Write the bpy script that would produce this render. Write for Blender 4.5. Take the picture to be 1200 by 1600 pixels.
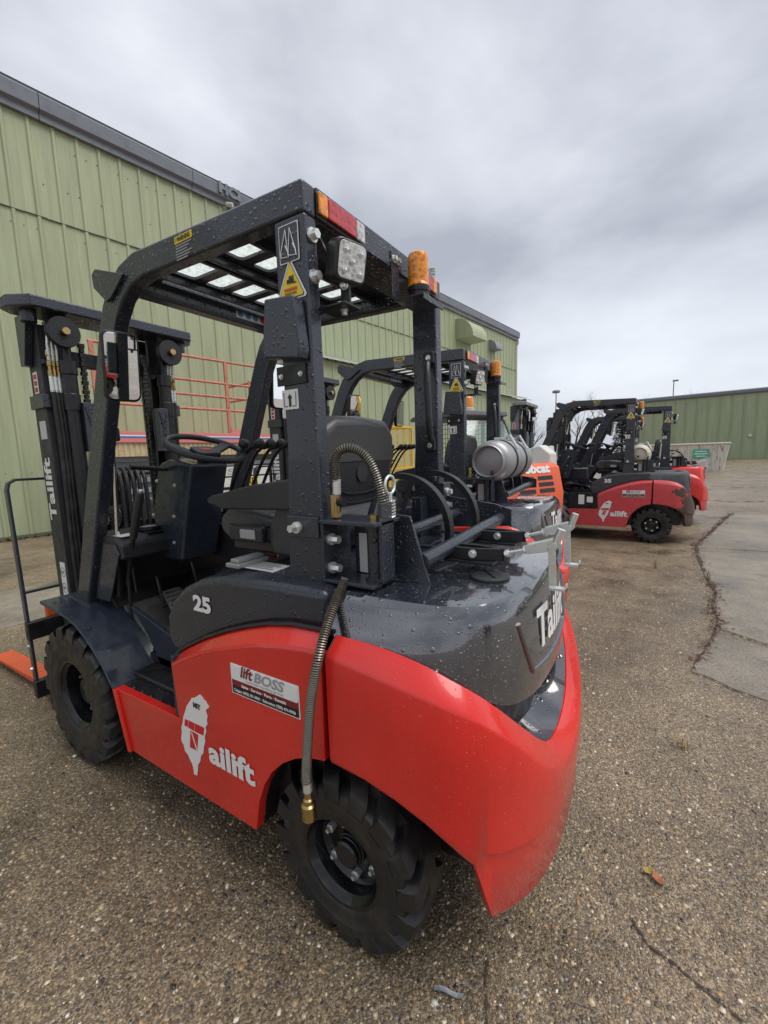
import bpy, bmesh, math, random
from mathutils import Vector, Matrix
import numpy as np
R = math.radians
random.seed(7)
for o in list(bpy.data.objects): bpy.data.objects.remove(o)
scene = bpy.context.scene
COL = scene.collection

# ------------------------------------------------------------------ camera
CAM = Vector((-0.6599, 1.35136, 1.40532)); AZ = -1.003857; PITCH = 0.130307; ROLL = -0.032511; FPX = 666.85
_f = Vector((math.cos(AZ)*math.cos(PITCH), math.sin(AZ)*math.cos(PITCH), -math.sin(PITCH)))
_r = _f.cross(Vector((0, 0, 1))).normalized(); _u = _r.cross(_f)
_r, _u = math.cos(ROLL)*_r + math.sin(ROLL)*_u, -math.sin(ROLL)*_r + math.cos(ROLL)*_u
cam = bpy.data.cameras.new('camera'); cam.sensor_fit = 'HORIZONTAL'; cam.sensor_width = 36
cam.lens = FPX/1200*36; cam.clip_start = 0.05; cam.clip_end = 3000
camo = bpy.data.objects.new('camera', cam); COL.objects.link(camo)
camo.matrix_world = Matrix(((_r.x, _u.x, -_f.x, CAM.x), (_r.y, _u.y, -_f.y, CAM.y), (_r.z, _u.z, -_f.z, CAM.z), (0, 0, 0, 1)))
scene.camera = camo
scene.render.resolution_x = 768; scene.render.resolution_y = 1024

# ------------------------------------------------------------------ sky, sun, exposure
SKYOFF = 1.7
SUN_EL, SUN_AZ = R(60), R(198)      # azimuth measured from +X towards +Y
world = bpy.data.worlds.new('World'); scene.world = world; world.use_nodes = True
nt = world.node_tree; nt.nodes.clear()
def wn(t, **k):
    n = nt.nodes.new(t)
    for a, b in k.items(): setattr(n, a, b)
    return n
L = nt.links.new
out = wn('ShaderNodeOutputWorld'); tc = wn('ShaderNodeTexCoord')
sky = wn('ShaderNodeTexSky', sky_type='NISHITA', sun_disc=False); sky.sun_elevation = SUN_EL; sky.sun_rotation = math.pi/2 - SUN_AZ
bg1 = wn('ShaderNodeBackground'); bg1.inputs['Strength'].default_value = 0.10; L(sky.outputs[0], bg1.inputs[0])
mpn = wn('ShaderNodeMapping'); mpn.inputs['Scale'].default_value = (1.0, 1.0, 1.9); mpn.inputs['Location'].default_value = (SKYOFF, 0.3, 0.0); L(tc.outputs['Generated'], mpn.inputs[0])
no1 = wn('ShaderNodeTexNoise'); no1.inputs['Scale'].default_value = 1.7; no1.inputs['Detail'].default_value = 9; no1.inputs['Roughness'].default_value = 0.5; no1.inputs['Distortion'].default_value = 0.12
L(mpn.outputs[0], no1.inputs['Vector'])
ramp = wn('ShaderNodeValToRGB'); e = ramp.color_ramp.elements
e[0].position = 0.34; e[0].color = (0.275, 0.29, 0.33, 1); e[1].position = 0.66; e[1].color = (0.56, 0.58, 0.62, 1)
m = e.new(0.50); m.color = (0.425, 0.443, 0.487, 1)
L(no1.outputs[0], ramp.inputs[0])
bg2 = wn('ShaderNodeBackground'); bg2.inputs['Strength'].default_value = 1.0; L(ramp.outputs[0], bg2.inputs[0])
mx = wn('ShaderNodeMixShader'); mx.inputs[0].default_value = 0.93; L(bg1.outputs[0], mx.inputs[1]); L(bg2.outputs[0], mx.inputs[2])
L(mx.outputs[0], out.inputs[0])
sun = bpy.data.lights.new('sun', 'SUN'); sun.energy = 1.5; sun.angle = R(45); sun.color = (1, 0.97, 0.93)
suno = bpy.data.objects.new('sun', sun); COL.objects.link(suno)
sd = Vector((math.cos(SUN_EL)*math.cos(SUN_AZ), math.cos(SUN_EL)*math.sin(SUN_AZ), math.sin(SUN_EL)))
suno.rotation_euler = sd.to_track_quat('Z', 'Y').to_euler()
scene.view_settings.view_transform = 'Standard'; scene.view_settings.look = 'None'
scene.view_settings.exposure = 0.74; scene.view_settings.gamma = 1.0; scene.view_settings.use_curve_mapping = False

# ------------------------------------------------------------------ photograph pixel -> point on a plane
def ray(u, v): return _f + _r*((u-600)/FPX) + _u*((800-v)/FPX)
def on(u, v, axis, val):
    d = ray(u, v); t = (val-CAM[axis])/d[axis]; return CAM + d*t
def aty(u, v, y): return on(u, v, 1, y)
def atx(u, v, x): return on(u, v, 0, x)
def atz(u, v, z): return on(u, v, 2, z)

# ------------------------------------------------------------------ materials
MATS = {}
def mat(name, color, rough=0.5, metal=0.0, **k):
    m = bpy.data.materials.new(name); m.use_nodes = True
    b = m.node_tree.nodes['Principled BSDF']
    b.inputs['Base Color'].default_value = (*color, 1); b.inputs['Roughness'].default_value = rough; b.inputs['Metallic'].default_value = metal
    for a, v in k.items(): b.inputs[a.replace('_', ' ')].default_value = v
    MATS[name] = m
    return m
def N(m, t, **k):
    n = m.node_tree.nodes.new(t)
    for a, b in k.items(): setattr(n, a, b)
    return n
def lk(m, a, b): m.node_tree.links.new(a, b)
def math_(m, op, a, b=None, clamp=False):
    n = N(m, 'ShaderNodeMath', operation=op); n.use_clamp = clamp
    for i, x in enumerate((a, b)):
        if x is None: continue
        if isinstance(x, (int, float)): n.inputs[i].default_value = x
        else: lk(m, x, n.inputs[i])
    return n.outputs[0]
def mapr(m, v, a, b, c=0.0, d=1.0):
    n = N(m, 'ShaderNodeMapRange'); n.inputs[1].default_value = a; n.inputs[2].default_value = b; n.inputs[3].default_value = c; n.inputs[4].default_value = d
    lk(m, v, n.inputs[0]); return n.outputs[0]
def noise(m, vec, scale, detail=4, rough=0.55):
    n = N(m, 'ShaderNodeTexNoise'); n.inputs['Scale'].default_value = scale; n.inputs['Detail'].default_value = detail; n.inputs['Roughness'].default_value = rough
    if vec is not None: lk(m, vec, n.inputs['Vector'])
    return n.outputs[0]
def mixc(m, fac, a, b, blend='MIX'):
    n = N(m, 'ShaderNodeMix', data_type='RGBA', blend_type=blend)
    if isinstance(fac, (int, float)): n.inputs[0].default_value = fac
    else: lk(m, fac, n.inputs[0])
    for i, x in ((6, a), (7, b)):
        if isinstance(x, tuple): n.inputs[i].default_value = (*x[:3], 1)
        else: lk(m, x, n.inputs[i])
    return n.outputs[2]
def rampc(m, v, stops, interp='LINEAR'):
    n = N(m, 'ShaderNodeValToRGB'); n.color_ramp.interpolation = interp; e = n.color_ramp.elements
    e[0].position = stops[0][0]; e[0].color = (*stops[0][1], 1); e[1].position = stops[-1][0]; e[1].color = (*stops[-1][1], 1)
    for p, c in stops[1:-1]:
        q = e.new(p); q.color = (*c, 1)
    lk(m, v, n.inputs[0]); return n.outputs[0]
def objco(m): return N(m, 'ShaderNodeTexCoord').outputs['Object']
def drops(m, scale=55, amount=0.5, rough=0.3, depth=0.003, tint=None, coat=0.0):
    """rain drops: raised glossy beads of uneven size; a little uneven grime in the gloss"""
    b = m.node_tree.nodes['Principled BSDF']; oc = objco(m)
    def layer(sc, am):
        v = N(m, 'ShaderNodeTexVoronoi'); v.inputs['Scale'].default_value = sc; lk(m, oc, v.inputs['Vector'])
        s = N(m, 'ShaderNodeSeparateColor'); lk(m, v.outputs['Color'], s.inputs[0])
        rad = math_(m, 'MULTIPLY_ADD', s.outputs[0], 0.24); rad.node.inputs[2].default_value = 0.10
        on_ = math_(m, 'LESS_THAN', s.outputs[1], am)
        d = math_(m, 'DIVIDE', v.outputs['Distance'], rad)
        h = math_(m, 'SUBTRACT', 1.0, math_(m, 'MULTIPLY', d, d), clamp=True)
        h = math_(m, 'POWER', h, 0.5)
        return math_(m, 'MULTIPLY', h, on_)
    h = math_(m, 'MAXIMUM', layer(scale, amount), math_(m, 'MULTIPLY', layer(scale*2.3, amount*1.2), 0.5))
    h = math_(m, 'MAXIMUM', h, math_(m, 'MULTIPLY', layer(scale*0.6, amount*0.16), 1.2))
    bp = N(m, 'ShaderNodeBump'); bp.inputs['Strength'].default_value = 0.9; bp.inputs['Distance'].default_value = depth
    lk(m, h, bp.inputs['Height']); lk(m, bp.outputs[0], b.inputs['Normal']); lk(m, bp.outputs[0], b.inputs['Coat Normal'])
    b.inputs['Coat Weight'].default_value = coat; b.inputs['Coat Roughness'].default_value = 0.05
    isd = mapr(m, h, 0.02, 0.12)
    n1 = noise(m, oc, 6, 5); base = mapr(m, n1, 0.3, 0.7, rough*0.75, rough*1.3)
    mixv = N(m, 'ShaderNodeMix'); lk(m, isd, mixv.inputs[0]); lk(m, base, mixv.inputs[2]); mixv.inputs[3].default_value = 0.04
    lk(m, mixv.outputs[0], b.inputs['Roughness'])
    col = tuple(b.inputs['Base Color'].default_value[:3])
    n2 = noise(m, oc, 2.5, 6)
    c = mixc(m, mapr(m, n2, 0.35, 0.75), tuple(x*0.88 for x in col), tuple(min(1, x*1.1+0.004) for x in col))
    if tint: c = mixc(m, math_(m, 'MULTIPLY', isd, tint[1]), c, tint[0])
    lk(m, c, b.inputs['Base Color'])
    return m
def grime(m, amount=0.35, dirt=(0.09, 0.07, 0.05), scale=9, rr=0.2):
    b = m.node_tree.nodes['Principled BSDF']; oc = objco(m)
    col = tuple(b.inputs['Base Color'].default_value[:3]); r0 = b.inputs['Roughness'].default_value
    n1 = noise(m, oc, scale, 7, 0.65)
    f = mapr(m, n1, 0.48, 0.75, 0.0, amount)
    lk(m, mixc(m, f, col, dirt), b.inputs['Base Color'])
    lk(m, mapr(m, noise(m, oc, scale*1.7, 4), 0.3, 0.7, max(0.03, r0-rr), min(1, r0+rr)), b.inputs['Roughness'])
    return m
drops(mat('red_paint', (0.68, 0.018, 0.011), 0.22), 105, 0.22, 0.28, 0.0010, ((0.85, 0.10, 0.09), 0.2), 0.5)
drops(mat('charcoal_paint', (0.021, 0.026, 0.039), 0.3), 52, 0.72, 0.36, 0.0035, ((0.015, 0.017, 0.02), 0.4), 0.35)
drops(mat('wet_charcoal', (0.017, 0.020, 0.029), 0.12), 60, 0.45, 0.2, 0.0022, None, 1.0)
MATS['wet_charcoal'].node_tree.nodes['Principled BSDF'].inputs['Coat IOR'].default_value = 2.2
MATS['red_paint'].node_tree.nodes['Principled BSDF'].inputs['Coat IOR'].default_value = 1.5
drops(mat('cab_plastic', (0.020, 0.021, 0.024), 0.45), 55, 0.22, 0.42, 0.002)
drops(mat('seat_vinyl', (0.060, 0.061, 0.064), 0.4), 60, 0.2, 0.40, 0.002)
drops(mat('seat_plastic', (0.036, 0.037, 0.040), 0.4), 60, 0.25, 0.40, 0.002)
grime(mat('mat_rubber', (0.060, 0.058, 0.055), 0.45), 0.7, (0.12, 0.105, 0.085), 7)
grime(mat('blue_black_paint', (0.022, 0.029, 0.044), 0.22), 0.3, (0.05, 0.05, 0.05))
grime(mat('black_satin', (0.010, 0.010, 0.0115), 0.42), 0.3, (0.03, 0.028, 0.025))
grime(mat('rubber', (0.012, 0.012, 0.0125), 0.5), 0.75, (0.060, 0.052, 0.042), 9)
grime(mat('mast_paint', (0.030, 0.031, 0.034), 0.5), 0.3, (0.06, 0.058, 0.055), 8)
grime(mat('rim_black', (0.008, 0.008, 0.009), 0.22), 0.2, (0.03, 0.03, 0.03))
grime(mat('zinc', (0.72, 0.74, 0.71), 0.3, 0.65), 0.3, (0.35, 0.36, 0.33), 30)
mat('chrome', (0.8, 0.8, 0.8), 0.08, 1.0)
mat('mirror_glass', (0.85, 0.87, 0.88), 0.015, 1.0)
grime(mat('brass', (0.50, 0.36, 0.15), 0.3, 1.0), 0.6, (0.22, 0.17, 0.09), 40)
grime(mat('hose_steel', (0.26, 0.235, 0.19), 0.4, 0.85), 0.4, (0.18, 0.15, 0.11), 30)
grime(mat('fork_orange', (0.72, 0.10, 0.03), 0.4), 0.25, (0.3, 0.08, 0.03))
def lens(name, c, alpha=0.5):
    m = mat(name, c, 0.08); b = m.node_tree.nodes['Principled BSDF']
    b.inputs['Transmission Weight'].default_value = alpha; b.inputs['Coat Weight'].default_value = 0.6
    v = N(m, 'ShaderNodeTexVoronoi'); v.inputs['Scale'].default_value = 65; lk(m, objco(m), v.inputs['Vector'])
    bp = N(m, 'ShaderNodeBump'); bp.inputs['Strength'].default_value = 0.5; bp.inputs['Distance'].default_value = 0.004
    lk(m, v.outputs['Distance'], bp.inputs['Height']); lk(m, bp.outputs[0], b.inputs['Normal'])
    lk(m, mixc(m, mapr(m, v.outputs['Distance'], 0.1, 0.6), tuple(x*0.55 for x in c), tuple(min(1, x*1.15) for x in c)), b.inputs['Base Color'])
    return m
lens('amber_lens', (1.0, 0.30, 0.012), 0.12); lens('red_lens', (0.65, 0.02, 0.03), 0.3); lens('clear_lens', (0.75, 0.75, 0.72), 0.3)
mat('white_print', (0.80, 0.80, 0.78), 0.4); mat('yellow_print', (0.86, 0.62, 0.03), 0.4); mat('black_print', (0.012, 0.012, 0.012), 0.45)
mat('red_print', (0.55, 0.02, 0.02), 0.4); mat('grey_print', (0.33, 0.33, 0.33), 0.4); mat('maroon_print', (0.22, 0.012, 0.018), 0.4)
mat('blue_print', (0.05, 0.18, 0.45), 0.4); mat('red_logo_gap', (0.60, 0.014, 0.016), 0.35); mat('label_silver', (0.55, 0.56, 0.56), 0.35)
m = mat('roof_pane', (0.9, 0.92, 0.92), 0.2)
_t = N(m, 'ShaderNodeBsdfTransparent'); _t.inputs[0].default_value = (0.93, 0.95, 0.94, 1); _l = N(m, 'ShaderNodeBsdfTranslucent'); _l.inputs[0].default_value = (0.85, 0.88, 0.86, 1)
_m1 = N(m, 'ShaderNodeMixShader'); lk(m, mapr(m, noise(m, objco(m), 60, 3), 0.35, 0.65, 0.25, 0.75), _m1.inputs[0]); lk(m, _t.outputs[0], _m1.inputs[1]); lk(m, _l.outputs[0], _m1.inputs[2])
_g = N(m, 'ShaderNodeBsdfGlossy'); _g.inputs['Roughness'].default_value = 0.12; _m2 = N(m, 'ShaderNodeMixShader'); _m2.inputs[0].default_value = 0.06; lk(m, _m1.outputs[0], _m2.inputs[1]); lk(m, _g.outputs[0], _m2.inputs[2])
lk(m, _m2.outputs[0], m.node_tree.nodes['Material Output'].inputs[0])
m = mat('window_glass', (0.72, 0.82, 0.80), 0.04); m.node_tree.nodes['Principled BSDF'].inputs['Transmission Weight'].default_value = 0.9
# weathered paint of the old truck
def old_paint(name, col, worn, k):
    m = mat(name, col, 0.5); b = m.node_tree.nodes['Principled BSDF']; oc = objco(m)
    s = N(m, 'ShaderNodeSeparateXYZ'); lk(m, oc, s.inputs[0])
    n1 = noise(m, oc, 5, 8, 0.65); n2 = noise(m, oc, 22, 5, 0.6)
    # the scraped rear corner: a patch around the counterweight's flank
    gx = mapr(m, s.outputs[0], 0.0, -0.40); gz = mapr(m, s.outputs[2], 0.92, 0.82)
    f = math_(m, 'ADD', n1, math_(m, 'MULTIPLY', gx, k))
    scr = mapr(m, f, 0.70, 0.73)
    sc = N(m, 'ShaderNodeMapping'); sc.inputs['Scale'].default_value = (2.0, 1, 40); lk(m, oc, sc.inputs[0])
    ns = noise(m, sc.outputs[0], 3.0, 4, 0.7); lines = mapr(m, ns, 0.61, 0.65, 0, 0.8)
    c = mixc(m, mapr(m, n2, 0.3, 0.75, 0, 0.5), col, tuple(x*0.8+0.06 for x in col))
    c = mixc(m, math_(m, 'MAXIMUM', scr, lines), c, worn)
    lk(m, c, b.inputs['Base Color']); lk(m, mapr(m, n2, 0.3, 0.7, 0.35, 0.65), b.inputs['Roughness'])
old_paint('worn_red_paint', (0.60, 0.050, 0.058), (0.085, 0.045, 0.032), 0.36)
old_paint('worn_charcoal', (0.035, 0.038, 0.045), (0.16, 0.16, 0.16), 0.0)
grime(mat('aluminium', (0.36, 0.365, 0.37), 0.5, 0.55), 0.35, (0.32, 0.32, 0.31), 8)
grime(mat('cream_paint', (0.62, 0.56, 0.46), 0.45), 0.3, (0.3, 0.25, 0.18))
grime(mat('skid_orange', (0.80, 0.13, 0.045), 0.4), 0.2, (0.35, 0.1, 0.05))
grime(mat('dirty_white', (0.66, 0.65, 0.61), 0.5), 0.4, (0.30, 0.28, 0.24))
grime(mat('cab_grey', (0.10, 0.105, 0.105), 0.5), 0.4, (0.20, 0.19, 0.17))
grime(mat('steel_grey', (0.22, 0.24, 0.26), 0.5), 0.4, (0.12, 0.11, 0.10))
grime(mat('cage_yellow', (0.80, 0.46, 0.02), 0.5), 0.3, (0.4, 0.22, 0.03))
grime(mat('faded_red', (0.56, 0.20, 0.14), 0.65), 0.9, (0.17, 0.085, 0.05), 9)
grime(mat('faded_pink', (0.66, 0.20, 0.19), 0.6), 0.5, (0.45, 0.22, 0.17), 5)
grime(mat('tan_panel', (0.55, 0.44, 0.26), 0.6), 0.6, (0.3, 0.22, 0.12), 8)
mat('plastic_film', (0.75, 0.76, 0.76), 0.2).node_tree.nodes['Principled BSDF'].inputs['Transmission Weight'].default_value = 0.55
# corrugated siding: chalky green, faint streaks and a shift of tone from sheet to sheet
def siding(name, col):
    m = mat(name, col, 0.5); b = m.node_tree.nodes['Principled BSDF']
    g = N(m, 'ShaderNodeNewGeometry').outputs['Position']
    s = N(m, 'ShaderNodeMapping'); s.inputs['Scale'].default_value = (1.6, 1.6, 0.16); lk(m, g, s.inputs[0])
    n1 = noise(m, s.outputs[0], 4.0, 6, 0.6); n2 = noise(m, g, 0.35, 3)
    info = N(m, 'ShaderNodeObjectInfo').outputs['Random']
    c = mixc(m, mapr(m, n1, 0.3, 0.75), tuple(x*0.80 for x in col), tuple(x*1.15 for x in col))
    c = mixc(m, mapr(m, n2, 0.35, 0.7, 0, 0.4), c, tuple(x*0.9 for x in col))
    c = mixc(m, mapr(m, info, 0, 1, 0, 0.30), c, (0.33, 0.385, 0.25))
    lk(m, c, b.inputs['Base Color']); lk(m, mapr(m, n1, 0.3, 0.7, 0.42, 0.62), b.inputs['Roughness'])
    fine = noise(m, g, 160, 2); bp = N(m, 'ShaderNodeBump'); bp.inputs['Strength'].default_value = 0.12; bp.inputs['Distance'].default_value = 0.01
    lk(m, noise(m, g, 3.0, 3), bp.inputs['Height']); lk(m, bp.outputs[0], b.inputs['Normal'])
siding('green_siding', (0.375, 0.415, 0.250)); siding('far_green_siding', (0.36, 0.415, 0.26))
grime(mat('grey_flashing', (0.17, 0.185, 0.215), 0.4), 0.25, (0.2, 0.21, 0.22), 3)
grime(mat('white_trim', (0.55, 0.56, 0.52), 0.5), 0.4, (0.35, 0.36, 0.32), 4)
mat('seam_dark', (0.12, 0.135, 0.08), 0.7)
m = mat('rusty_white', (0.62, 0.60, 0.54), 0.6); b = m.node_tree.nodes['Principled BSDF']; oc = objco(m)
mp = N(m, 'ShaderNodeMapping'); mp.inputs['Scale'].default_value = (3, 3, 0.9); lk(m, oc, mp.inputs[0])
lk(m, mixc(m, mapr(m, noise(m, mp.outputs[0], 2.2, 8, 0.7), 0.52, 0.64), (0.64, 0.62, 0.56), (0.26, 0.11, 0.045)), b.inputs['Base Color'])
mat('sign_green', (0.06, 0.42, 0.30), 0.5)
mat('bark', (0.075, 0.06, 0.05), 0.9); mat('spruce', (0.035, 0.05, 0.035), 0.8)
mat('dry_grass', (0.38, 0.27, 0.12), 0.8); mat('weed_brown', (0.10, 0.05, 0.03), 0.9); mat('weed_green', (0.10, 0.16, 0.03), 0.8)
mat('leaf_brown', (0.30, 0.10, 0.035), 0.6); mat('leaf_olive', (0.30, 0.22, 0.04), 0.6)
grime(mat('soil', (0.045, 0.032, 0.022), 0.8), 0.6, (0.11, 0.08, 0.05), 40)
# exposed aggregate
def aggregate(name, mortar, pal, big=1.0, wet=0.35):
    m = mat(name, mortar, 0.5); b = m.node_tree.nodes['Principled BSDF']
    g = N(m, 'ShaderNodeNewGeometry').outputs['Position']
    w = N(m, 'ShaderNodeTexNoise'); w.inputs['Scale'].default_value = 30; lk(m, g, w.inputs['Vector'])
    wv = N(m, 'ShaderNodeVectorMath', operation='SCALE'); lk(m, w.outputs['Color'], wv.inputs[0]); wv.inputs['Scale'].default_value = 0.012
    av = N(m, 'ShaderNodeVectorMath', operation='ADD'); lk(m, g, av.inputs[0]); lk(m, wv.outputs[0], av.inputs[1])
    v = N(m, 'ShaderNodeTexVoronoi'); v.inputs['Scale'].default_value = 88; lk(m, av.outputs[0], v.inputs['Vector'])
    v2 = N(m, 'ShaderNodeTexVoronoi'); v2.inputs['Scale'].default_value = 190; lk(m, av.outputs[0], v2.inputs['Vector'])
    s = N(m, 'ShaderNodeSeparateColor'); lk(m, v.outputs['Color'], s.inputs[0])
    s2 = N(m, 'ShaderNodeSeparateColor'); lk(m, v2.outputs['Color'], s2.inputs[0])
    st = rampc(m, s.outputs[0], pal, 'CONSTANT'); st2 = rampc(m, s2.outputs[1], pal, 'CONSTANT')
    large = noise(m, g, 0.7, 6, 0.6); mid = noise(m, g, 4.5, 5, 0.6)
    edge = mapr(m, v.outputs['Distance'], 0.44, 0.30)
    show = math_(m, 'MULTIPLY', edge, mapr(m, s.outputs[1], 0.35, 0.45))
    base = mixc(m, 0.55, mortar, st2)
    c = mixc(m, show, base, st)
    tone = mapr(m, math_(m, 'ADD', math_(m, 'MULTIPLY', large, 0.65), math_(m, 'MULTIPLY', mid, 0.35)), 0.36, 0.64, 0.64, 1.45)
    st_n = noise(m, g, 1.6, 3, 0.4); stain = mapr(m, st_n, 0.60, 0.68, 1.0, 0.62); tone = math_(m, 'MULTIPLY', tone, stain)
    mc = N(m, 'ShaderNodeCombineColor'); [lk(m, tone, mc.inputs[i]) for i in range(3)]
    c = mixc(m, 1.0, c, mc.outputs[0], 'MULTIPLY')
    lk(m, c, b.inputs['Base Color'])
    lk(m, math_(m, 'MULTIPLY', mapr(m, mid, 0.35, 0.65, wet, wet+0.3), mapr(m, st_n, 0.56, 0.68, 1.0, 0.55)), b.inputs['Roughness'])
    h = math_(m, 'ADD', math_(m, 'MULTIPLY', show, 1.0), math_(m, 'MULTIPLY', mapr(m, v2.outputs['Distance'], 0.5, 0.1), 0.4))
    bp = N(m, 'ShaderNodeBump'); bp.inputs['Strength'].default_value = 0.8; bp.inputs['Distance'].default_value = 0.004
    lk(m, h, bp.inputs['Height']); lk(m, bp.outputs[0], b.inputs['Normal'])
PAL = [(0.0, (0.095, 0.068, 0.042)), (0.18, (0.18, 0.128, 0.076)), (0.36, (0.27, 0.195, 0.115)), (0.52, (0.12, 0.10, 0.08)), (0.66, (0.36, 0.27, 0.16)), (0.80, (0.44, 0.36, 0.24)), (0.92, (0.045, 0.04, 0.038)), (0.97, (0.58, 0.52, 0.42))]
aggregate('aggregate_concrete', (0.120, 0.088, 0.055), PAL, wet=0.26)
aggregate('slab_concrete', (0.205, 0.178, 0.140), [(0.0, (0.16, 0.135, 0.10)), (0.3, (0.22, 0.19, 0.148)), (0.6, (0.26, 0.228, 0.178)), (0.85, (0.145, 0.125, 0.10)), (0.95, (0.36, 0.31, 0.24))], wet=0.38)
m = mat('pebble', (0.2, 0.16, 0.1), 0.3); b = m.node_tree.nodes['Principled BSDF']
at = N(m, 'ShaderNodeAttribute'); at.attribute_name = 'tone'; lk(m, at.outputs['Color'], b.inputs['Base Color'])

# ------------------------------------------------------------------ geometry helpers: geo = (verts, faces)
def box(x0, x1, y0, y1, z0, z1):
    v = [(x, y, z) for x in (x0, x1) for y in (y0, y1) for z in (z0, z1)]
    return v, [(0, 1, 3, 2), (4, 6, 7, 5), (0, 4, 5, 1), (2, 3, 7, 6), (0, 2, 6, 4), (1, 5, 7, 3)]
def prism(poly, axis, a, b):
    n = len(poly); f = {'y': lambda p, t: (p[0], t, p[1]), 'x': lambda p, t: (t, p[0], p[1]), 'z': lambda p, t: (p[0], p[1], t)}[axis]
    v = [f(p, a) for p in poly] + [f(p, b) for p in poly]
    return v, [tuple(range(n)), tuple(range(2*n-1, n-1, -1))] + [(i, (i+1) % n, n+(i+1) % n, n+i) for i in range(n)]
def merge(*gs):
    V, F = [], []
    for v, f in gs:
        k = len(V); V += [tuple(p) for p in v]; F += [tuple(i+k for i in q) for q in f]
    return V, F
def xf(g, M):
    return [tuple(M @ Vector(p)) for p in g[0]], g[1]
def shift(g, d): return [(p[0]+d[0], p[1]+d[1], p[2]+d[2]) for p in g[0]], g[1]
def mirror_y(g): return [(p[0], -p[1], p[2]) for p in g[0]], [tuple(reversed(f)) for f in g[1]]
def catmull(pts, k=6):
    P = [Vector(p) for p in pts]; P = [2*P[0]-P[1]] + P + [2*P[-1]-P[-2]]; o = []
    for i in range(1, len(P)-2):
        for j in range(k):
            t = j/k; a, b_, c, d = P[i-1], P[i], P[i+1], P[i+2]
            o.append(0.5*((2*b_) + (c-a)*t + (2*a-5*b_+4*c-d)*t*t + (3*b_-a-3*c+d)*t**3))
    o.append(P[-2]); return o
def tube(path, r, n=10, caps=True, closed=False):
    P = [Vector(p) for p in path]; V, F = [], []; m_ = len(P)
    t0 = (P[1]-P[0]).normalized(); nrm = t0.orthogonal().normalized()
    for i, p in enumerate(P):
        if closed: t = (P[(i+1) % m_]-P[i-1]).normalized()
        else: t = (P[min(i+1, m_-1)]-P[max(i-1, 0)]).normalized()
        nrm = (nrm - t*nrm.dot(t)).normalized(); bi = t.cross(nrm)
        rr = r[i] if isinstance(r, (list, tuple)) else r
        V += [tuple(p + (nrm*math.cos(2*math.pi*j/n) + bi*math.sin(2*math.pi*j/n))*rr) for j in range(n)]
    for i in range(m_ if closed else m_-1):
        for j in range(n):
            a = i*n; b_ = ((i+1) % m_)*n
            F.append((a+j, a+(j+1) % n, b_+(j+1) % n, b_+j))
    if caps and not closed: F += [tuple(range(n-1, -1, -1)), tuple(range((m_-1)*n, m_*n))]
    return V, F
def ribbon(path, w, h, up):
    """rectangular bar swept along a path; up = direction of h"""
    P = [Vector(p) for p in path]; up = Vector(up); V, F = [], []
    for i, p in enumerate(P):
        t = (P[min(i+1, len(P)-1)]-P[max(i-1, 0)]).normalized(); s = t.cross(up).normalized(); u = s.cross(t).normalized()
        V += [tuple(p+s*a*w/2+u*c*h/2) for a, c in ((-1, -1), (1, -1), (1, 1), (-1, 1))]
    for i in range(len(P)-1):
        for j in range(4): F.append((4*i+j, 4*i+(j+1) % 4, 4*i+4+(j+1) % 4, 4*i+4+j))
    n = len(P)*4; F += [(3, 2, 1, 0), (n-4, n-3, n-2, n-1)]
    return V, F
def lathe(prof, n=32, axis='y', o=(0, 0, 0), caps=True):
    V, F = [], []
    for r, a in prof:
        for j in range(n):
            c, s = math.cos(2*math.pi*j/n)*r, math.sin(2*math.pi*j/n)*r
            V.append({'y': (o[0]+c, o[1]+a, o[2]+s), 'z': (o[0]+c, o[1]+s, o[2]+a), 'x': (o[0]+a, o[1]+c, o[2]+s)}[axis])
    for i in range(len(prof)-1):
        for j in range(n): F.append((i*n+j, i*n+(j+1) % n, (i+1)*n+(j+1) % n, (i+1)*n+j))
    if caps and prof[0][0] > 1e-6: F.append(tuple(range(n)))
    if caps and prof[-1][0] > 1e-6: F.append(tuple(range(len(prof)*n-1, (len(prof)-1)*n-1, -1)))
    return V, F
def cyl(p, q, r, n=16, r2=None): return tube([p, q], [r, r if r2 is None else r2], n)
def loft(rows, closed=False):
    n = len(rows[0]); V = [tuple(p) for r in rows for p in r]; F = []
    for i in range(len(rows)-1):
        for j in range(n if closed else n-1): F.append((i*n+j, i*n+(j+1) % n, (i+1)*n+(j+1) % n, (i+1)*n+j))
    return V, F
def rrect(w, h, r, k=4):
    o = []
    for cx, cy, a in ((w/2-r, h/2-r, 0), (-w/2+r, h/2-r, 90), (-w/2+r, -h/2+r, 180), (w/2-r, -h/2+r, 270)):
        for i in range(k+1): t = R(a+90*i/k); o.append((cx+r*math.cos(t), cy+r*math.sin(t)))
    return o
def plane_map(g, o, ux, uy, uz=None):
    o, ux, uy = Vector(o), Vector(ux).normalized(), Vector(uy).normalized(); uz = ux.cross(uy)
    return [tuple(o+ux*p[0]+uy*p[1]+uz*p[2]) for p in g[0]], g[1]
def fill2d(outer, holes=(), thick=0.0):
    cu = bpy.data.curves.new('c', 'CURVE'); cu.dimensions = '2D'; cu.fill_mode = 'BOTH'; cu.extrude = thick/2
    for pl in [outer]+list(holes):
        s = cu.splines.new('POLY'); s.points.add(len(pl)-1); s.use_cyclic_u = True
        for i, p in enumerate(pl): s.points[i].co = (p[0], p[1], 0, 1)
    o = bpy.data.objects.new('c', cu); me = bpy.data.meshes.new_from_object(o)
    g = [tuple(v.co) for v in me.vertices], [tuple(p.vertices) for p in me.polygons]
    bpy.data.objects.remove(o); bpy.data.meshes.remove(me); bpy.data.curves.remove(cu); return g
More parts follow.
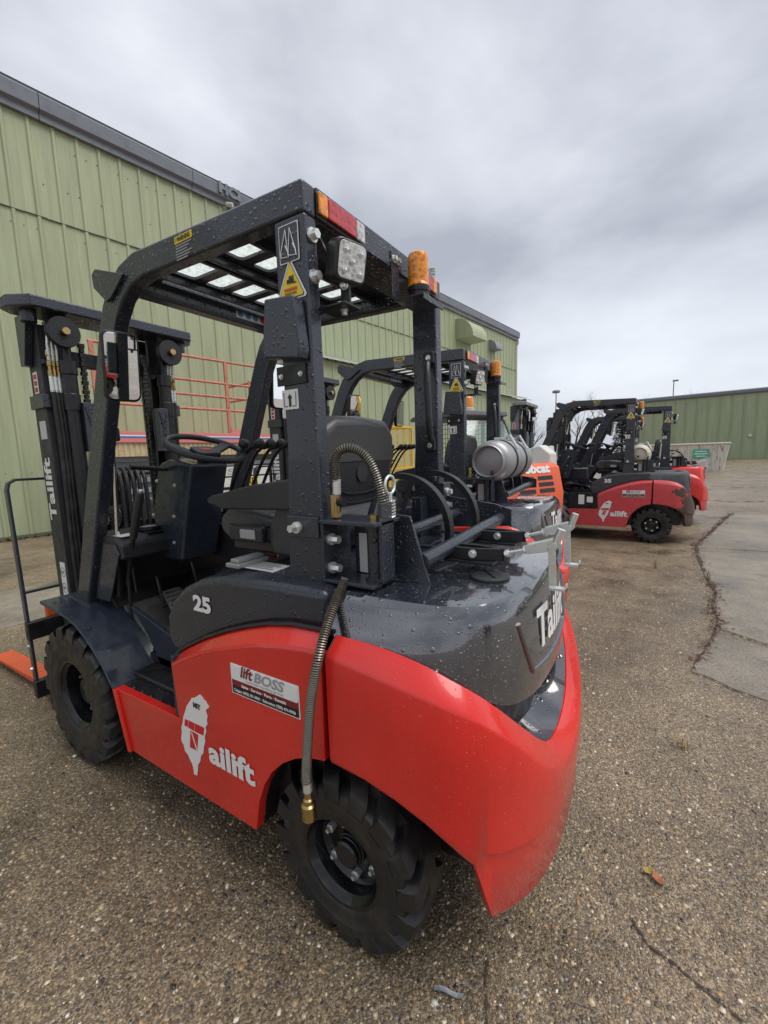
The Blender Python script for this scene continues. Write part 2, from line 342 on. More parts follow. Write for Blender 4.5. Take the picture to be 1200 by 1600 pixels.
def text(s, size=1.0, bold=0.0, width=None, thick=0.0, shear=0.0, align='LEFT'):
    cu = bpy.data.curves.new('t', 'FONT'); cu.body = s; cu.size = size; cu.offset = bold; cu.extrude = thick/2; cu.shear = shear; cu.resolution_u = 3
    o = bpy.data.objects.new('t', cu); me = bpy.data.meshes.new_from_object(o)
    V = [tuple(v.co) for v in me.vertices]; F = [tuple(p.vertices) for p in me.polygons]
    bpy.data.objects.remove(o); bpy.data.meshes.remove(me); bpy.data.curves.remove(cu)
    x0 = min(p[0] for p in V); x1 = max(p[0] for p in V)
    k = (width/(x1-x0)) if width else 1.0
    off = {'LEFT': -x0*k, 'CENTER': -(x0+x1)/2*k}[align]
    return [(p[0]*k+off, p[1], p[2]) for p in V], F

def setm(o, m): o.data.materials.append(MATS[m])
def add(name, geo, m, parent=None, bevel=0, smooth=None, seg=2, fix=True):
    me = bpy.data.meshes.new(name); me.from_pydata([tuple(p) for p in geo[0]], [], geo[1])
    if fix and len(geo[1]) < 30000:
        bm = bmesh.new(); bm.from_mesh(me); bmesh.ops.recalc_face_normals(bm, faces=bm.faces); bm.to_mesh(me); bm.free()
    o = bpy.data.objects.new(name, me); COL.objects.link(o); setm(o, m)
    if parent is not None: o.parent = parent
    if bevel:
        me.polygons.foreach_set('use_smooth', [True]*len(me.polygons))
        md = o.modifiers.new('bevel', 'BEVEL'); md.width = bevel; md.segments = seg; md.limit_method = 'ANGLE'; md.angle_limit = R(35); md.harden_normals = True
    elif smooth is not None:
        me.polygons.foreach_set('use_smooth', [True]*len(me.polygons))
        me.set_sharp_from_angle(angle=R(smooth))
    return o
def tag(o, label=None, cat=None, group=None, kind=None):
    if label: o['label'] = label
    if cat: o['category'] = cat
    if group: o['group'] = group
    if kind: o['kind'] = kind
    return o
def empty(name, loc=(0, 0, 0), rz=0.0):
    o = bpy.data.objects.new(name, None); COL.objects.link(o); o.location = loc; o.rotation_euler = (0, 0, rz); o.empty_display_size = 0.1; return o
def copy_tree(o, parent=None, skip=(), swap=None):
    c = o.copy(); COL.objects.link(c); c.parent = parent
    if swap and c.type == 'MESH':
        mn = o.data.materials[0].name if o.data.materials else None
        if mn in swap:
            c.material_slots[0].link = 'OBJECT'; c.material_slots[0].material = MATS[swap[mn]]
    for ch in list(o.children):
        if ch.name.split('.')[0] in skip: continue
        copy_tree(ch, c, skip, swap)
    return c
UX, UY, UZ = Vector((1, 0, 0)), Vector((0, 1, 0)), Vector((0, 0, 1))

# ================================================================== forklift truck (X forward, Y left, Z up, origin under the rear axle)
def tyre_geo(Rt, w, rim, nl, depth, skew):
    V, F = [], []
    st = [(0.0, 0, 0), (0.13, 0, 0), (0.16, 0, depth), (0.30, 0.002, depth), (0.42, 0.004, depth+0.002), (0.500, 0.012, depth+0.010), (0.530, 0.040, depth+0.034), (0.522, 0.060, depth+0.040), (0.515, 0.078, 0.078)]
    sr = Rt-rim
    side = [(0.525, 0.52*sr), (0.528, 0.60*sr), (0.518, 0.62*sr), (0.515, 0.80*sr), (0.49, 0.93*sr), (0.45, sr), (0.38, sr+0.012)]
    fr = [(0.0, 1), (0.29, 1), (0.58, 1), (0.62, 0), (0.79, 0), (0.96, 0)]
    for s in (1, -1):
        base = len(V); rows = []
        for yy, lo, gr in st: rows.append([(yy, lo, gr)]*1)
        na = nl*len(fr)
        for k, (yy, lo, gr) in enumerate(st):
            for i in range(nl):
                for f, on_ in fr:
                    a = 2*math.pi*((i+f+(0.5 if s < 0 else 0))/nl) + skew*yy*2*math.pi/nl*2
                    r = Rt-(lo if on_ else gr); V.append((r*math.cos(a), s*yy*w, r*math.sin(a)))
        for yy, d in side:
            for i in range(nl):
                for f, on_ in fr:
                    a = 2*math.pi*((i+f+(0.5 if s < 0 else 0))/nl) + skew*0.525*2*math.pi/nl*2
                    r = Rt-d; V.append((r*math.cos(a), s*yy*w, r*math.sin(a)))
        for k in range(len(st)+len(side)-1):
            for j in range(na):
                q = (base+k*na+j, base+k*na+(j+1) % na, base+(k+1)*na+(j+1) % na, base+(k+1)*na+j)
                F.append(q if s > 0 else q[::-1])
    return V, F
def hexnut(c, r, h, axis='y'):
    return lathe([(r, 0), (r, h*0.6), (r*0.55, h*0.62), (r*0.5, h), (0, h)], 6, axis, c)
def wheel(parent, loc, s, Rt, w, rim, nl, depth, nbolts, rb, drive):
    """rim is the part; tyre, hub and nuts its sub-parts; s = +1 left / -1 right"""
    def tr(g): g = g if s > 0 else mirror_y(g); return shift(g, loc)
    if drive:
        rg = lathe([(rim+0.012, 0.40*w), (rim+0.012, 0.46*w), (rim-0.006, 0.47*w), (rim-0.012, 0.40*w), (rim-0.022, 0.36*w), (rim-0.026, 0.02*w), (rim-0.045, -0.10*w), (0.10, -0.14*w), (0.09, -0.14*w), (0, -0.14*w)], 40, caps=False)
        hub = lathe([(0.075, -0.14*w), (0.075, 0.10*w), (0.06, 0.16*w), (0.058, 0.24*w), (0, 0.26*w)], 28)
        nz = -0.13*w; nh = 0.045
    else:
        rg = lathe([(rim+0.012, 0.40*w), (rim+0.012, 0.47*w), (rim-0.006, 0.48*w), (rim-0.012, 0.40*w), (rim-0.020, 0.34*w), (rim-0.024, 0.14*w), (rim-0.040, 0.05*w), (0.075, 0.03*w), (0, 0.03*w)], 40, caps=False)
        hub = lathe([(0.048, 0.03*w), (0.048, 0.16*w), (0.043, 0.17*w), (0.043, 0.21*w), (0.040, 0.22*w), (0.040, 0.30*w), (0.034, 0.33*w), (0, 0.33*w)], 28)
        nz = 0.04*w; nh = 0.032
    wh = add('drive_wheel' if drive else 'steer_wheel', tr(rg), 'rim_black', parent, smooth=30)
    add('tyre', tr(tyre_geo(Rt, w, rim, nl, depth, 0.55)), 'rubber', wh, smooth=32)
    add('hub', tr(hub), 'rim_black', wh, smooth=30)
    for i in range(nbolts):
        a = 2*math.pi*(i+0.35)/nbolts
        add('wheel_nut', tr(hexnut((rb*math.cos(a), nz, rb*math.sin(a)), 0.0135, nh)), 'steel_grey' if drive else 'zinc', wh, smooth=30)
    return wh
def sticker(parent, name, o, ux, uy, w, h, m='white_print', r=0.004, holder=True, lift=0.0012):
    n = Vector(ux).normalized().cross(Vector(uy).normalized())
    g = prism(rrect(w, h, r, 3), 'z', 0, lift)
    return add(name, plane_map(g, Vector(o), ux, uy), m, parent)
def print_(parent, g, o, ux, uy, m, name='lettering', lift=0.0020):
    ux, uy = Vector(ux).normalized(), Vector(uy).normalized()
    return add(name, plane_map(g, Vector(o)+ux.cross(uy)*lift, ux, uy), m, parent, fix=False)
def bolt(parent, p, d, r=0.009, h=0.012, m='zinc', name='bolt'):
    p, d = Vector(p), Vector(d).normalized()
    return add(name, merge(tube([p, p+d*h*0.35], r*1.45, 14), tube([p+d*h*0.35, p+d*h*1.2], r, 6)), m, parent, smooth=30)
LX, LN = -UX, UY          # writing on the left flank reads towards the rear
def taiwan_outline():
    z = [(466, 388), (472, 386), (478, 379), (487, 376), (494, 386), (500, 390), (503, 399), (514, 408), (522, 424), (529, 433), (526, 441), (517, 444), (515, 458), (522, 478), (519, 500), (522, 515), (513, 530), (516, 552), (509, 575), (511, 598), (505, 622), (503, 650), (492, 664), (488, 690), (478, 705), (476, 740), (473, 757), (466, 750), (460, 752), (457, 725), (451, 700), (440, 680), (432, 659), (417, 640), (411, 612), (402, 596), (399, 577), (403, 555), (400, 530), (407, 505), (409, 480), (418, 455), (424, 430), (436, 412), (445, 400), (447, 392), (456, 392)]
    P = [aty(150+a/3, 960+b_/3, 0.552) for a, b_ in z]
    return [(-p.x, p.z) for p in P]

# plan and edge lines of the counterweight (left half, front to rear middle): x, y of the widest line, arch/bottom z, crease z, upper edge inset, upper edge z
CW = [  # x      y      zbot   zlip   zcrease inset  zup
    (0.048, 0.550, 0.585, 0.605, 0.890, 0.048, 0.932),
    (-0.06, 0.550, 0.578, 0.60, 0.876, 0.050, 0.929),
    (-0.15, 0.548, 0.558, 0.58, 0.863, 0.052, 0.918),
    (-0.23, 0.540, 0.524, 0.55, 0.848, 0.054, 0.898),
    (-0.29, 0.524, 0.480, 0.51, 0.829, 0.056, 0.874),
    (-0.337, 0.497, 0.428, 0.47, 0.804, 0.058, 0.850),
    (-0.374, 0.462, 0.262, 0.450, 0.767, 0.058, 0.822),
    (-0.405, 0.418, 0.256, 0.440, 0.723, 0.057, 0.784),
    (-0.432, 0.365, 0.253, 0.430, 0.667, 0.056, 0.735),
    (-0.456, 0.300, 0.251, 0.422, 0.602, 0.054, 0.678),
    (-0.472, 0.220, 0.250, 0.412, 0.548, 0.052, 0.614),
    (-0.481, 0.130, 0.250, 0.405, 0.510, 0.050, 0.562),
    (-0.484, 0.000, 0.250, 0.400, 0.492, 0.050, 0.540)]
def cw_full():
    L_ = CW; Rr = [(a[0], -a[1]) + tuple(a[2:]) for a in reversed(CW[:-1])]
    return L_+Rr
def cw_normals(S):
    o = []
    for i in range(len(S)):
        a, b_ = S[max(0, i-1)], S[min(len(S)-1, i+1)]
        t = Vector((b_[0]-a[0], b_[1]-a[1], 0)).normalized(); o.append(Vector((t.y, -t.x, 0)))
    o[0] = Vector((0, 1, 0)); o[-1] = Vector((0, -1, 0)); return o

def make_forklift():
    root = empty('forklift')
    P = lambda *a, **k: add(a[0], a[1], a[2], a[3] if len(a) > 3 else root, **k)
    # ---- wheels
    for s in (1, -1):
        wheel(root, (1.6, 0.468*s, 0.335), s, 0.335, 0.185, 0.165, 18, 0.032, 8, 0.115, True)
        wheel(root, (0.052, 0.452*s, 0.260), s, 0.260, 0.160, 0.132, 16, 0.034, 6, 0.082, False)
    P('axle', merge(cyl((1.6, -0.40, 0.335), (1.6, 0.40, 0.335), 0.07), box(1.5, 1.7, -0.28, 0.28, 0.2, 0.5)), 'black_satin', bevel=0.01)
    P('steer_axle', merge(box(-0.06, 0.06, -0.36, 0.36, 0.2, 0.34), cyl((0, -0.38, 0.27), (0, 0.38, 0.27), 0.04)), 'black_satin', bevel=0.008)
    P('chassis', merge(box(0.30, 1.45, -0.46, 0.46, 0.24, 0.50), box(-0.33, 0.32, -0.32, 0.32, 0.36, 0.80)), 'black_satin', bevel=0.01)
    for g in (prism([(-0.30, 0.325), (-0.30, 0.345), (0.385, 0.345), (0.385, 0.50), (0.40, 0.50), (0.40, 0.325)], 'z', 0.26, 0.86),): P('wheel_well', g, 'black_satin'); P('wheel_well', mirror_y(g), 'black_satin')
    # ---- red side panels, arched band facing up, arch over the steer wheel
    top = [(0.775, 0.682), (0.70, 0.720), (0.60, 0.766), (0.50, 0.802), (0.40, 0.833), (0.30, 0.860), (0.20, 0.878), (0.12, 0.887), (0.064, 0.890)]
    band = [(0.800, 0.706), (0.72, 0.752), (0.61, 0.806), (0.50, 0.851), (0.40, 0.885), (0.30, 0.913), (0.20, 0.930), (0.12, 0.934), (0.064, 0.934)]
    arch = [(0.070, 0.582), (0.12, 0.572), (0.18, 0.548), (0.235, 0.512), (0.285, 0.463), (0.325, 0.402), (0.355, 0.330), (0.379, 0.220)]
    outl = top + arch + [(1.144, 0.222), (1.215, 0.478), (0.760, 0.487)]
    for s in (1, -1):
        o = P('body_panel', prism(outl, 'y', s*0.549, s*0.515), 'red_paint', bevel=0.003)
        rows = [[(x, s*0.549, z) for x, z in top], [(x, s*0.545, z+0.012) for x, z in top], [(x, s*0.505, z) for x, z in band], [(x, s*0.485, z-0.008) for x, z in band]]
        add('panel_band', loft(rows), 'red_paint', o, smooth=20)
        add('panel_edge', prism([(1.144, 0.222), (1.215, 0.478), (1.195, 0.478), (1.126, 0.222)], 'y', s*0.549, s*0.562), 'red_paint', o, bevel=0.003)
        add('arch_lining', loft([[(x, s*0.516, z) for x, z in arch], [(x-0.01, s*0.36, z-0.002) for x, z in arch]]), 'black_satin', o)
    # ---- counterweight: red shell, dark ledge and dark hood with the overhanging tail
    S = cw_full(); Nn = cw_normals(S)
    def off(i, d, z): n = Nn[i]; return (S[i][0]-n.x*d, S[i][1]-n.y*d, z)
    rows = [[], [], [], [], [], [], [], [], []]
    for i, q in enumerate(S):
        x, y, zb, zl, zc, ins, zu = q
        rear = min(1.0, max(0.0, (-0.33-x)/0.06))
        rows[0].append(off(i, 0.05, zb+0.004)); rows[1].append(off(i, 0.006+0.012*rear, zb)); rows[2].append(off(i, 0.010*rear, zb+0.012))
        rows[3].append(off(i, 0.013*rear, zl-0.004)); rows[4].append(off(i, 0.0, zl+0.004))
        rows[5].append(off(i, 0.0, zl*0.4+zc*0.6)); rows[6].append(off(i, 0.001, zc-0.006))
        rows[7].append(off(i, 0.006, zc+0.008)); rows[8].append(off(i, ins, zu))
    rows.append([off(i, S[i][5]+0.004, S[i][6]-0.001) for i in range(len(S))])
    fine = []
    for k_, r in enumerate(rows):
        sm_ = catmull(r, 4)
        if k_ < 4:
            for i_ in range(len(r)-1):
                for j_ in range(4):
                    sm_[4*i_+j_].z = r[i_][2]+(r[i_+1][2]-r[i_][2])*j_/4
        fine.append(sm_)
    cw = P('counterweight', loft(fine), 'red_paint', smooth=40)
    fr = [r[0] for r in fine]
    for s, k in ((1, 0), (-1, -1)):
        pts = [tuple(r[k]) for r in fine]
        poly = [(p[1], p[2]) for p in pts] + [(s*0.45, 0.93), (s*0.45, 0.58)]
        add('seam_face', prism(poly, 'x', pts[0][0]-0.001, pts[0][0]-0.004), 'black_satin', cw)
    # ledge (bumper shelf) between the red rim and the hood
    r0 = catmull([off(i, S[i][5]+0.002, S[i][6]-0.002) for i in range(len(S))], 4)
    r1 = catmull([off(i, S[i][5]+0.05, S[i][6]+0.002) for i in range(len(S))], 4)
    r2 = catmull([off(i, S[i][5]+0.15, max(S[i][6]+0.02, 0.60)) for i in range(len(S))], 4)
    add('ledge', loft([r0, r1, r2]), 'wet_charcoal', cw, smooth=50)
    P('counterweight_core', prism([(0.04, 0.40), (-0.22, 0.38), (-0.33, 0.22), (-0.345, 0), (-0.33, -0.22), (-0.22, -0.38), (0.04, -0.40)], 'z', 0.45, 0.95), 'black_satin')
    # hood over the counterweight: x, y lower edge; z lower; x, y top edge
    H = [(0.10, 0.500, 0.926, 0.10, 0.462), (0.02, 0.500, 0.924, 0.02, 0.462), (-0.08, 0.497, 0.918, -0.08, 0.462), (-0.17, 0.489, 0.900, -0.17, 0.456), (-0.24, 0.473, 0.876, -0.235, 0.444),
         (-0.295, 0.448, 0.845, -0.288, 0.420), (-0.335, 0.412, 0.808, -0.326, 0.386), (-0.366, 0.365, 0.780, -0.352, 0.345), (-0.388, 0.305, 0.762, -0.372, 0.290), (-0.402, 0.230, 0.748, -0.386, 0.220), (-0.410, 0.14, 0.738, -0.396, 0.135), (-0.414, 0.0, 0.734, -0.401, 0.0)]
    H = H + [(a[0], -a[1], a[2], a[3], -a[4]) for a in reversed(H[:-1])]
    ZT = 1.030
    cen = Vector((-0.05, 0, 0))
    def inn(p, k): v = Vector(p); c = Vector((min(0.1, v.x+0.0), 0, v.z)); return (v.x+(0.0 if v.x > 0 else k*min(1, -v.x*4)), v.y*(1-k*1.6), v.z)
    R_ = [[], [], [], [], [], [], []]
    for a in H:
        lo = Vector((a[0], a[1], a[2])); hi = Vector((a[3], a[4], ZT))
        rr_ = min(1.0, max(0.0, (-0.30-a[0])/0.07))
        R_[0].append(lo + Vector((0.06*rr_+0.0, -0.05*math.copysign(1, a[1]) if abs(a[1]) > 1e-3 else 0, 0.02)))
        R_[1].append(lo)
        R_[2].append(lo.lerp(hi, 0.12)+Vector((-0.004, 0, 0)))
        R_[3].append(lo.lerp(hi, 0.80))
        R_[4].append(lo.lerp(hi, 0.97) + (hi-lo).normalized()*0.0 + Vector((0.006*rr_, -0.006*(1 if a[1] > 0 else -1 if a[1] < 0 else 0), -0.008)))
        R_[5].append(hi + Vector((0.020*rr_, -0.020*(1 if a[1] > 0.01 else -1 if a[1] < -0.01 else 0), 0.004)))
        R_[6].append(hi + Vector((0.055*rr_, -0.06*(1 if a[1] > 0.01 else -1 if a[1] < -0.01 else 0), 0.009)))
    Rf = [catmull(r, 4) for r in R_]
    g = loft(Rf); n = len(Rf[0]); k = len(g[0])
    topring = list(range(k-n, k))
    # top cap in strips from left to right
    F = list(g[1]); half = n//2
    for j in range(half):
        a, b_, c, d = topring[j], topring[j+1], topring[n-2-j], topring[n-1-j]
        F.append((a, b_, c, d) if len({a, b_, c, d}) == 4 else (a, b_, d))
    hood = P('tail_hood', (g[0], F), 'wet_charcoal', smooth=38)
    # pressed ridge and lettering on the tail
    ridge = [(-0.378, 0.285, 0.965), (-0.389, 0.262, 0.905), (-0.402, 0.225, 0.822), (-0.4035, 0.205, 0.812), (-0.412, 0.10, 0.800), (-0.414, 0, 0.797), (-0.412, -0.10, 0.800), (-0.4035, -0.205, 0.812), (-0.402, -0.225, 0.822), (-0.389, -0.262, 0.905), (-0.378, -0.285, 0.965)]
    rp = catmull(ridge, 3)
    add('ridge', tube(rp, 0.0075, 8), 'wet_charcoal', hood, smooth=60)
    tg = text('Tailift', 0.17, 0.005, 0.36, align='CENTER')
    tg = ([(-0.4165+0.30*p[0]**2 + p[1]*0.045, -p[0], 0.856+p[1]*0.95) for p in tg[0]], tg[1])
    add('lettering', tg, 'white_print', hood, fix=False)
    add('filler_cap', lathe([(0.056, 0), (0.056, 0.006), (0.050, 0.009), (0, 0.010)], 32, 'z', (-0.262, 0.155, ZT+0.010)), 'cab_plastic', hood, smooth=30)
    add('cap_grip', ribbon([(-0.285, 0.185, ZT+0.0215), (-0.262, 0.155, ZT+0.0225), (-0.24, 0.125, ZT+0.0215)], 0.006, 0.004, UZ), 'cab_plastic', hood)
    # ---- engine cover under the seat
    prof = [(0.845, 0.700), (0.885, 0.745), (0.878, 0.835), (0.835, 0.905), (0.755, 0.962), (0.650, 1.005), (0.52, 1.030), (0.30, 1.040), (0.09, 1.044), (0.09, 0.925), (0.20, 0.922), (0.30, 0.905), (0.40, 0.877), (0.50, 0.843), (0.61, 0.798), (0.72, 0.744), (0.80, 0.700)]
    ec = P('engine_cover', prism(prof, 'y', 0.492, -0.492), 'charcoal_paint', bevel=0.028, seg=4)
    gas = [(x, 0.507, z+0.006) for x, z in band]
    add('seal_strip', tube(gas, 0.007, 6), 'black_satin', ec, smooth=60)
    print_(ec, text('25', 0.075, 0.0035, 0.098), (0.692, 0.4935, 0.893), LX, UZ, 'white_print', 'model_number')
    sticker(ec, 'data_label', (0.47, 0.35, 1.036), LX, (0.10, -1, 0), 0.15, 0.09, 'label_silver', 0.002)
    for i_ in range(4): print_(ec, box(-0.06, 0.06-0.02*(i_ % 2), 0, 0.006, 0, 0.0003), (0.47, 0.378-0.018*i_, 1.0375), LX, (0.10, -1, 0), 'grey_print', 'print_line')
    add('seat_latch', merge(box(0.53, 0.60, 0.28, 0.42, 1.036, 1.052), box(0.545, 0.585, 0.29, 0.41, 1.052, 1.066)), 'aluminium', ec, bevel=0.004)
    # ---- cab floor, step, fenders, cowl
    P('floor', prism([(0.80, 0.50), (1.45, 0.50), (1.62, 0.78), (1.62, 0.82), (1.42, 0.54), (0.80, 0.54)], 'y', -0.44, 0.36), 'black_satin', bevel=0.004)
    mat_ = P('floor_mat', prism([(1.02, 0.541), (1.38, 0.541), (1.52, 0.712), (1.512, 0.722), (1.372, 0.553), (1.02, 0.553)], 'y', -0.2, 0.34), 'mat_rubber', bevel=0.004)
    for i in range(5): add('mat_rib', box(1.05+0.065*i, 1.075+0.065*i, -0.16, 0.30, 0.553, 0.559), 'mat_rubber', mat_, bevel=0.002)
    sg_ = prism([(0.78, 0.50), (1.20, 0.50), (1.26, 0.60), (1.36, 0.70), (1.40, 0.72), (1.40, 0.74), (0.88, 0.60), (0.78, 0.66)], 'y', 0.34, 0.36)
    P('sill', sg_, 'blue_black_paint', bevel=0.003); P('sill', mirror_y(sg_), 'blue_black_paint', bevel=0.003)
    P('riser', box(0.765, 0.785, 0.355, 0.545, 0.49, 0.72), 'blue_black_paint', bevel=0.003)
    for s in (1, -1):
        stp = P('step', box(0.775, 1.205, min(s*0.355, s*0.547), max(s*0.355, s*0.547), 0.462, 0.474), 'black_satin', bevel=0.003)
        for i in range(6):
            for j in range(3):
                add('tread_dimple', lathe([(0.011, 0), (0.009, 0.004), (0.004, 0.0045), (0, 0.002)], 10, 'z', (0.83+0.065*i+0.02*(j % 2), s*(0.40+0.052*j), 0.4742)), 'black_satin', stp, smooth=60)
        fp = [(1.875, 0.752), (1.72, 0.738), (1.60, 0.725), (1.52, 0.706), (1.44, 0.668), (1.37, 0.622), (1.30, 0.562), (1.25, 0.505), (1.222, 0.474)]
        gg = loft([[(x, s*0.335, z+0.0) for x, z in fp], [(x, s*0.552, z) for x, z in fp], [(x-0.003, s*0.555, z-0.012) for x, z in fp], [(x-0.004, s*0.545, z-0.012) for x, z in fp], [(x-0.004, s*0.335, z-0.012) for x, z in fp]])
        fe = P('fender', gg, 'blue_black_paint', smooth=35)
        for bx_, bz_ in ((1.80, 0.746), (1.46, 0.68), (1.27, 0.529)): add('bolt', lathe([(0.009, 0), (0.006, 0.004), (0, 0.005)], 10, 'z', (bx_, s*0.52, bz_)), 'black_satin', fe)
        add('marker', box(1.81, 1.90, min(s*0.44, s*0.50), max(s*0.44, s*0.50), 0.700, 0.728), 'red_lens', fe, bevel=0.003)
        add('bracket', prism([(1.60, 0.725), (1.90, 0.69), (1.90, 0.60), (1.80, 0.62), (1.66, 0.68)], 'y', s*0.36, s*0.345), 'black_satin', fe)
    cow = P('cowl', prism([(1.36, 0.972), (1.36, 1.042), (1.40, 1.072), (1.60, 1.085), (1.66, 1.055), (1.66, 0.74), (1.60, 0.74), (1.54, 0.972)], 'y', -0.42, 0.395), 'cab_plastic', bevel=0.014, seg=3)
    add('gauge_panel', prism([(1.385, 1.071), (1.53, 1.087), (1.53, 1.093), (1.385, 1.078)], 'y', 0.02, 0.25), 'black_satin', cow, bevel=0.003)
    for y in (0.06, 0.14): add('switch', box(1.43, 1.47, y-0.016, y+0.016, 1.083, 1.097), 'black_satin', cow, bevel=0.003)
    add('gauge', lathe([(0.052, 0), (0.052, 0.014), (0.044, 0.016), (0.042, 0.010), (0, 0.010)], 28, 'z', (1.455, 0.205, 1.085)), 'black_satin', cow, smooth=30)
    add('gauge_glass', lathe([(0.041, 0.012), (0, 0.013)], 28, 'z', (1.455, 0.205, 1.085)), 'grey_print', cow)
    sticker(cow, 'lever_label', (1.44, 0.335, 1.0755), LX, (0, -1, 0), 0.10, 0.075, 'white_print')
    gs_ = prism([(1.37, 1.0), (1.40, 1.045), (1.50, 1.045), (1.64, 0.76), (1.50, 0.76)], 'y', 0.396, 0.404)
    P('gusset', gs_, 'charcoal_paint', bevel=0.002); P('gusset', shift(mirror_y(gs_), (0, -0.017, 0)), 'charcoal_paint', bevel=0.002)
    bl = P('brake_lever', tube(catmull([(1.44, 0.345, 0.84), (1.40, 0.345, 0.95), (1.34, 0.345, 1.08)], 4), 0.010, 8), 'black_satin', smooth=50)
    add('grip', tube([(1.345, 0.345, 1.07), (1.325, 0.345, 1.115), (1.25, 0.345, 1.27), (1.243, 0.345, 1.282)], [0.016, 0.018, 0.018, 0.012], 12), 'cab_plastic', bl, smooth=50)
    add('button', tube([(1.243, 0.345, 1.282), (1.238, 0.345, 1.292)], 0.008, 10), 'zinc', bl, smooth=40)
    add('link', merge(tube([(1.44, 0.345, 0.66), (1.42, 0.345, 1.0)], 0.008, 8), tube([(1.40, 0.33, 0.80), (1.42, 0.33, 1.02)], 0.005, 6)), 'black_satin', bl, smooth=40)
    # pedals
    for y, x, z in ((0.16, 1.36, 0.72), (-0.08, 1.42, 0.74)):
        pd = P('pedal', plane_map(prism(rrect(0.10, 0.13, 0.012), 'z', 0, 0.012), (x, y, z), UY, (0.6, 0, 0.8)), 'cab_plastic', bevel=0.003)
        for i in range(5): add('pedal_rib', plane_map(box(-0.042, 0.042, -0.05+0.023*i, -0.04+0.023*i, 0.0, 0.017), (x, y, z), UY, (0.6, 0, 0.8)), 'black_satin', pd)
        add('pedal_arm', tube([(x+0.02, y, z-0.01), (x+0.12, y, z-0.06), (x+0.16, y, z+0.1)], 0.011, 8), 'black_satin', pd, smooth=40)
    # ---- steering
    CY = 0.075
    colm = P('steering_column', merge(prism([(1.255, 0.93), (1.44, 0.93), (1.475, 1.15), (1.385, 1.395), (1.29, 1.425), (1.11, 1.395), (1.175, 1.20)], 'y', CY-0.10, CY+0.10)), 'blue_black_paint', bevel=0.016, seg=3)
    for dx_, dz_ in ((1.215, 1.30), (1.245, 1.15), (1.265, 1.02), (1.36, 1.32), (1.42, 1.15), (1.38, 0.99)): bolt(colm, (dx_+0.04, CY+0.100, dz_), UY, 0.006, 0.006)
    wc = Vector((1.165, CY-0.02, 1.470)); wn_ = Vector((-0.36, 0, 0.93)).normalized(); a1 = UY; a2 = wn_.cross(a1).normalized()
    ring = [wc+a1*0.175*math.cos(t*math.pi/24)+a2*0.175*math.sin(t*math.pi/24) for t in range(48)]
    sw = P('steering_wheel', tube(ring, 0.0145, 10, closed=True), 'cab_plastic', smooth=60)
    for ang in (200, 340): 
        e_ = wc+a1*0.17*math.cos(R(ang))+a2*0.17*math.sin(R(ang))
        add('spoke', ribbon([wc-wn_*0.03, wc.lerp(e_, 0.4)-wn_*0.028, e_], 0.055, 0.016, wn_), 'cab_plastic', sw, bevel=0.006)
    add('horn_pad', plane_map(prism(rrect(0.13, 0.10, 0.03), 'z', -0.045, -0.005), wc, a1, a2), 'cab_plastic', sw, bevel=0.008)
    add('emblem', plane_map(prism([(0.032*math.cos(t*math.pi/8), 0.016*math.sin(t*math.pi/8)) for t in range(16)], 'z', -0.005, -0.003), wc, a1, a2), 'red_print', sw)
    kp = wc+a1*-0.145+a2*0.085
    add('spinner_knob', merge(tube([kp, kp+wn_*0.03], 0.012, 10), xf(lathe([(0.001, -0.026), (0.018, -0.02), (0.027, 0), (0.02, 0.019), (0.001, 0.026)], 16, 'z'), Matrix.Translation(kp+wn_*0.052))), 'cab_plastic', sw, smooth=60)
    add('column_tube', cyl(wc-wn_*0.12, wc-wn_*0.03, 0.032), 'black_satin', colm, smooth=40)
    add('stalk', tube([(1.31, CY+0.10, 1.375), (1.33, CY+0.17, 1.385), (1.345, CY+0.25, 1.395)], [0.009, 0.012, 0.013], 8), 'black_satin', colm, smooth=50)
    add('stalk', tube([(1.28, CY-0.10, 1.39), (1.27, CY-0.20, 1.41)], [0.009, 0.012], 8), 'black_satin', colm, smooth=50)
    # ---- hydraulic levers with knobs and rubber boots
    con = P('lever_console', box(1.02, 1.36, -0.42, -0.06, 0.90, 1.085), 'cab_plastic', bevel=0.012)
    add('label', prism(rrect(0.10, 0.06, 0.006), 'z', 0, 0.002), 'white_print', con).location = (1.08, -0.34, 1.086)
    for i in range(4):
        y = -0.10-0.058*i; x = 1.29-0.012*i
        tip = Vector((1.00-0.012*i, y-0.012, 1.478))
        lv = P('control_lever', tube(catmull([(x, y, 1.10), (x-0.045, y, 1.19), (x-0.155, y-0.005, 1.37), (tip.x+0.07, y-0.01, 1.450), tip], 4), 0.0085, 8), 'black_satin', smooth=50)
        add('knob', tube(catmull([tip+Vector((0.03, 0, -0.014)), tip, tip+Vector((-0.03, 0, 0.012)), tip+Vector((-0.045, 0, 0.016))], 3), [0.008, 0.011, 0.015, 0.018, 0.021, 0.0225, 0.022, 0.019, 0.013, 0.004][:10], 12), 'cab_plastic', lv, smooth=60)
        add('boot', lathe([(0.026, 0), (0.027, 0.012), (0.022, 0.016), (0.025, 0.026), (0.019, 0.031), (0.022, 0.041), (0.016, 0.046), (0.018, 0.055), (0.010, 0.062), (0, 0.062)], 16, 'z', (x, y, 1.082)), 'black_satin', lv, smooth=50)
    # ---- seat
    seat = P('seat', prism([(0.32, 1.095), (0.80, 1.085), (0.85, 1.12), (0.852, 1.18), (0.79, 1.222), (0.66, 1.222), (0.48, 1.196), (0.38, 1.215), (0.30, 1.23), (0.27, 1.15)], 'y', -0.25, 0.25), 'seat_vinyl', bevel=0.045, seg=5)
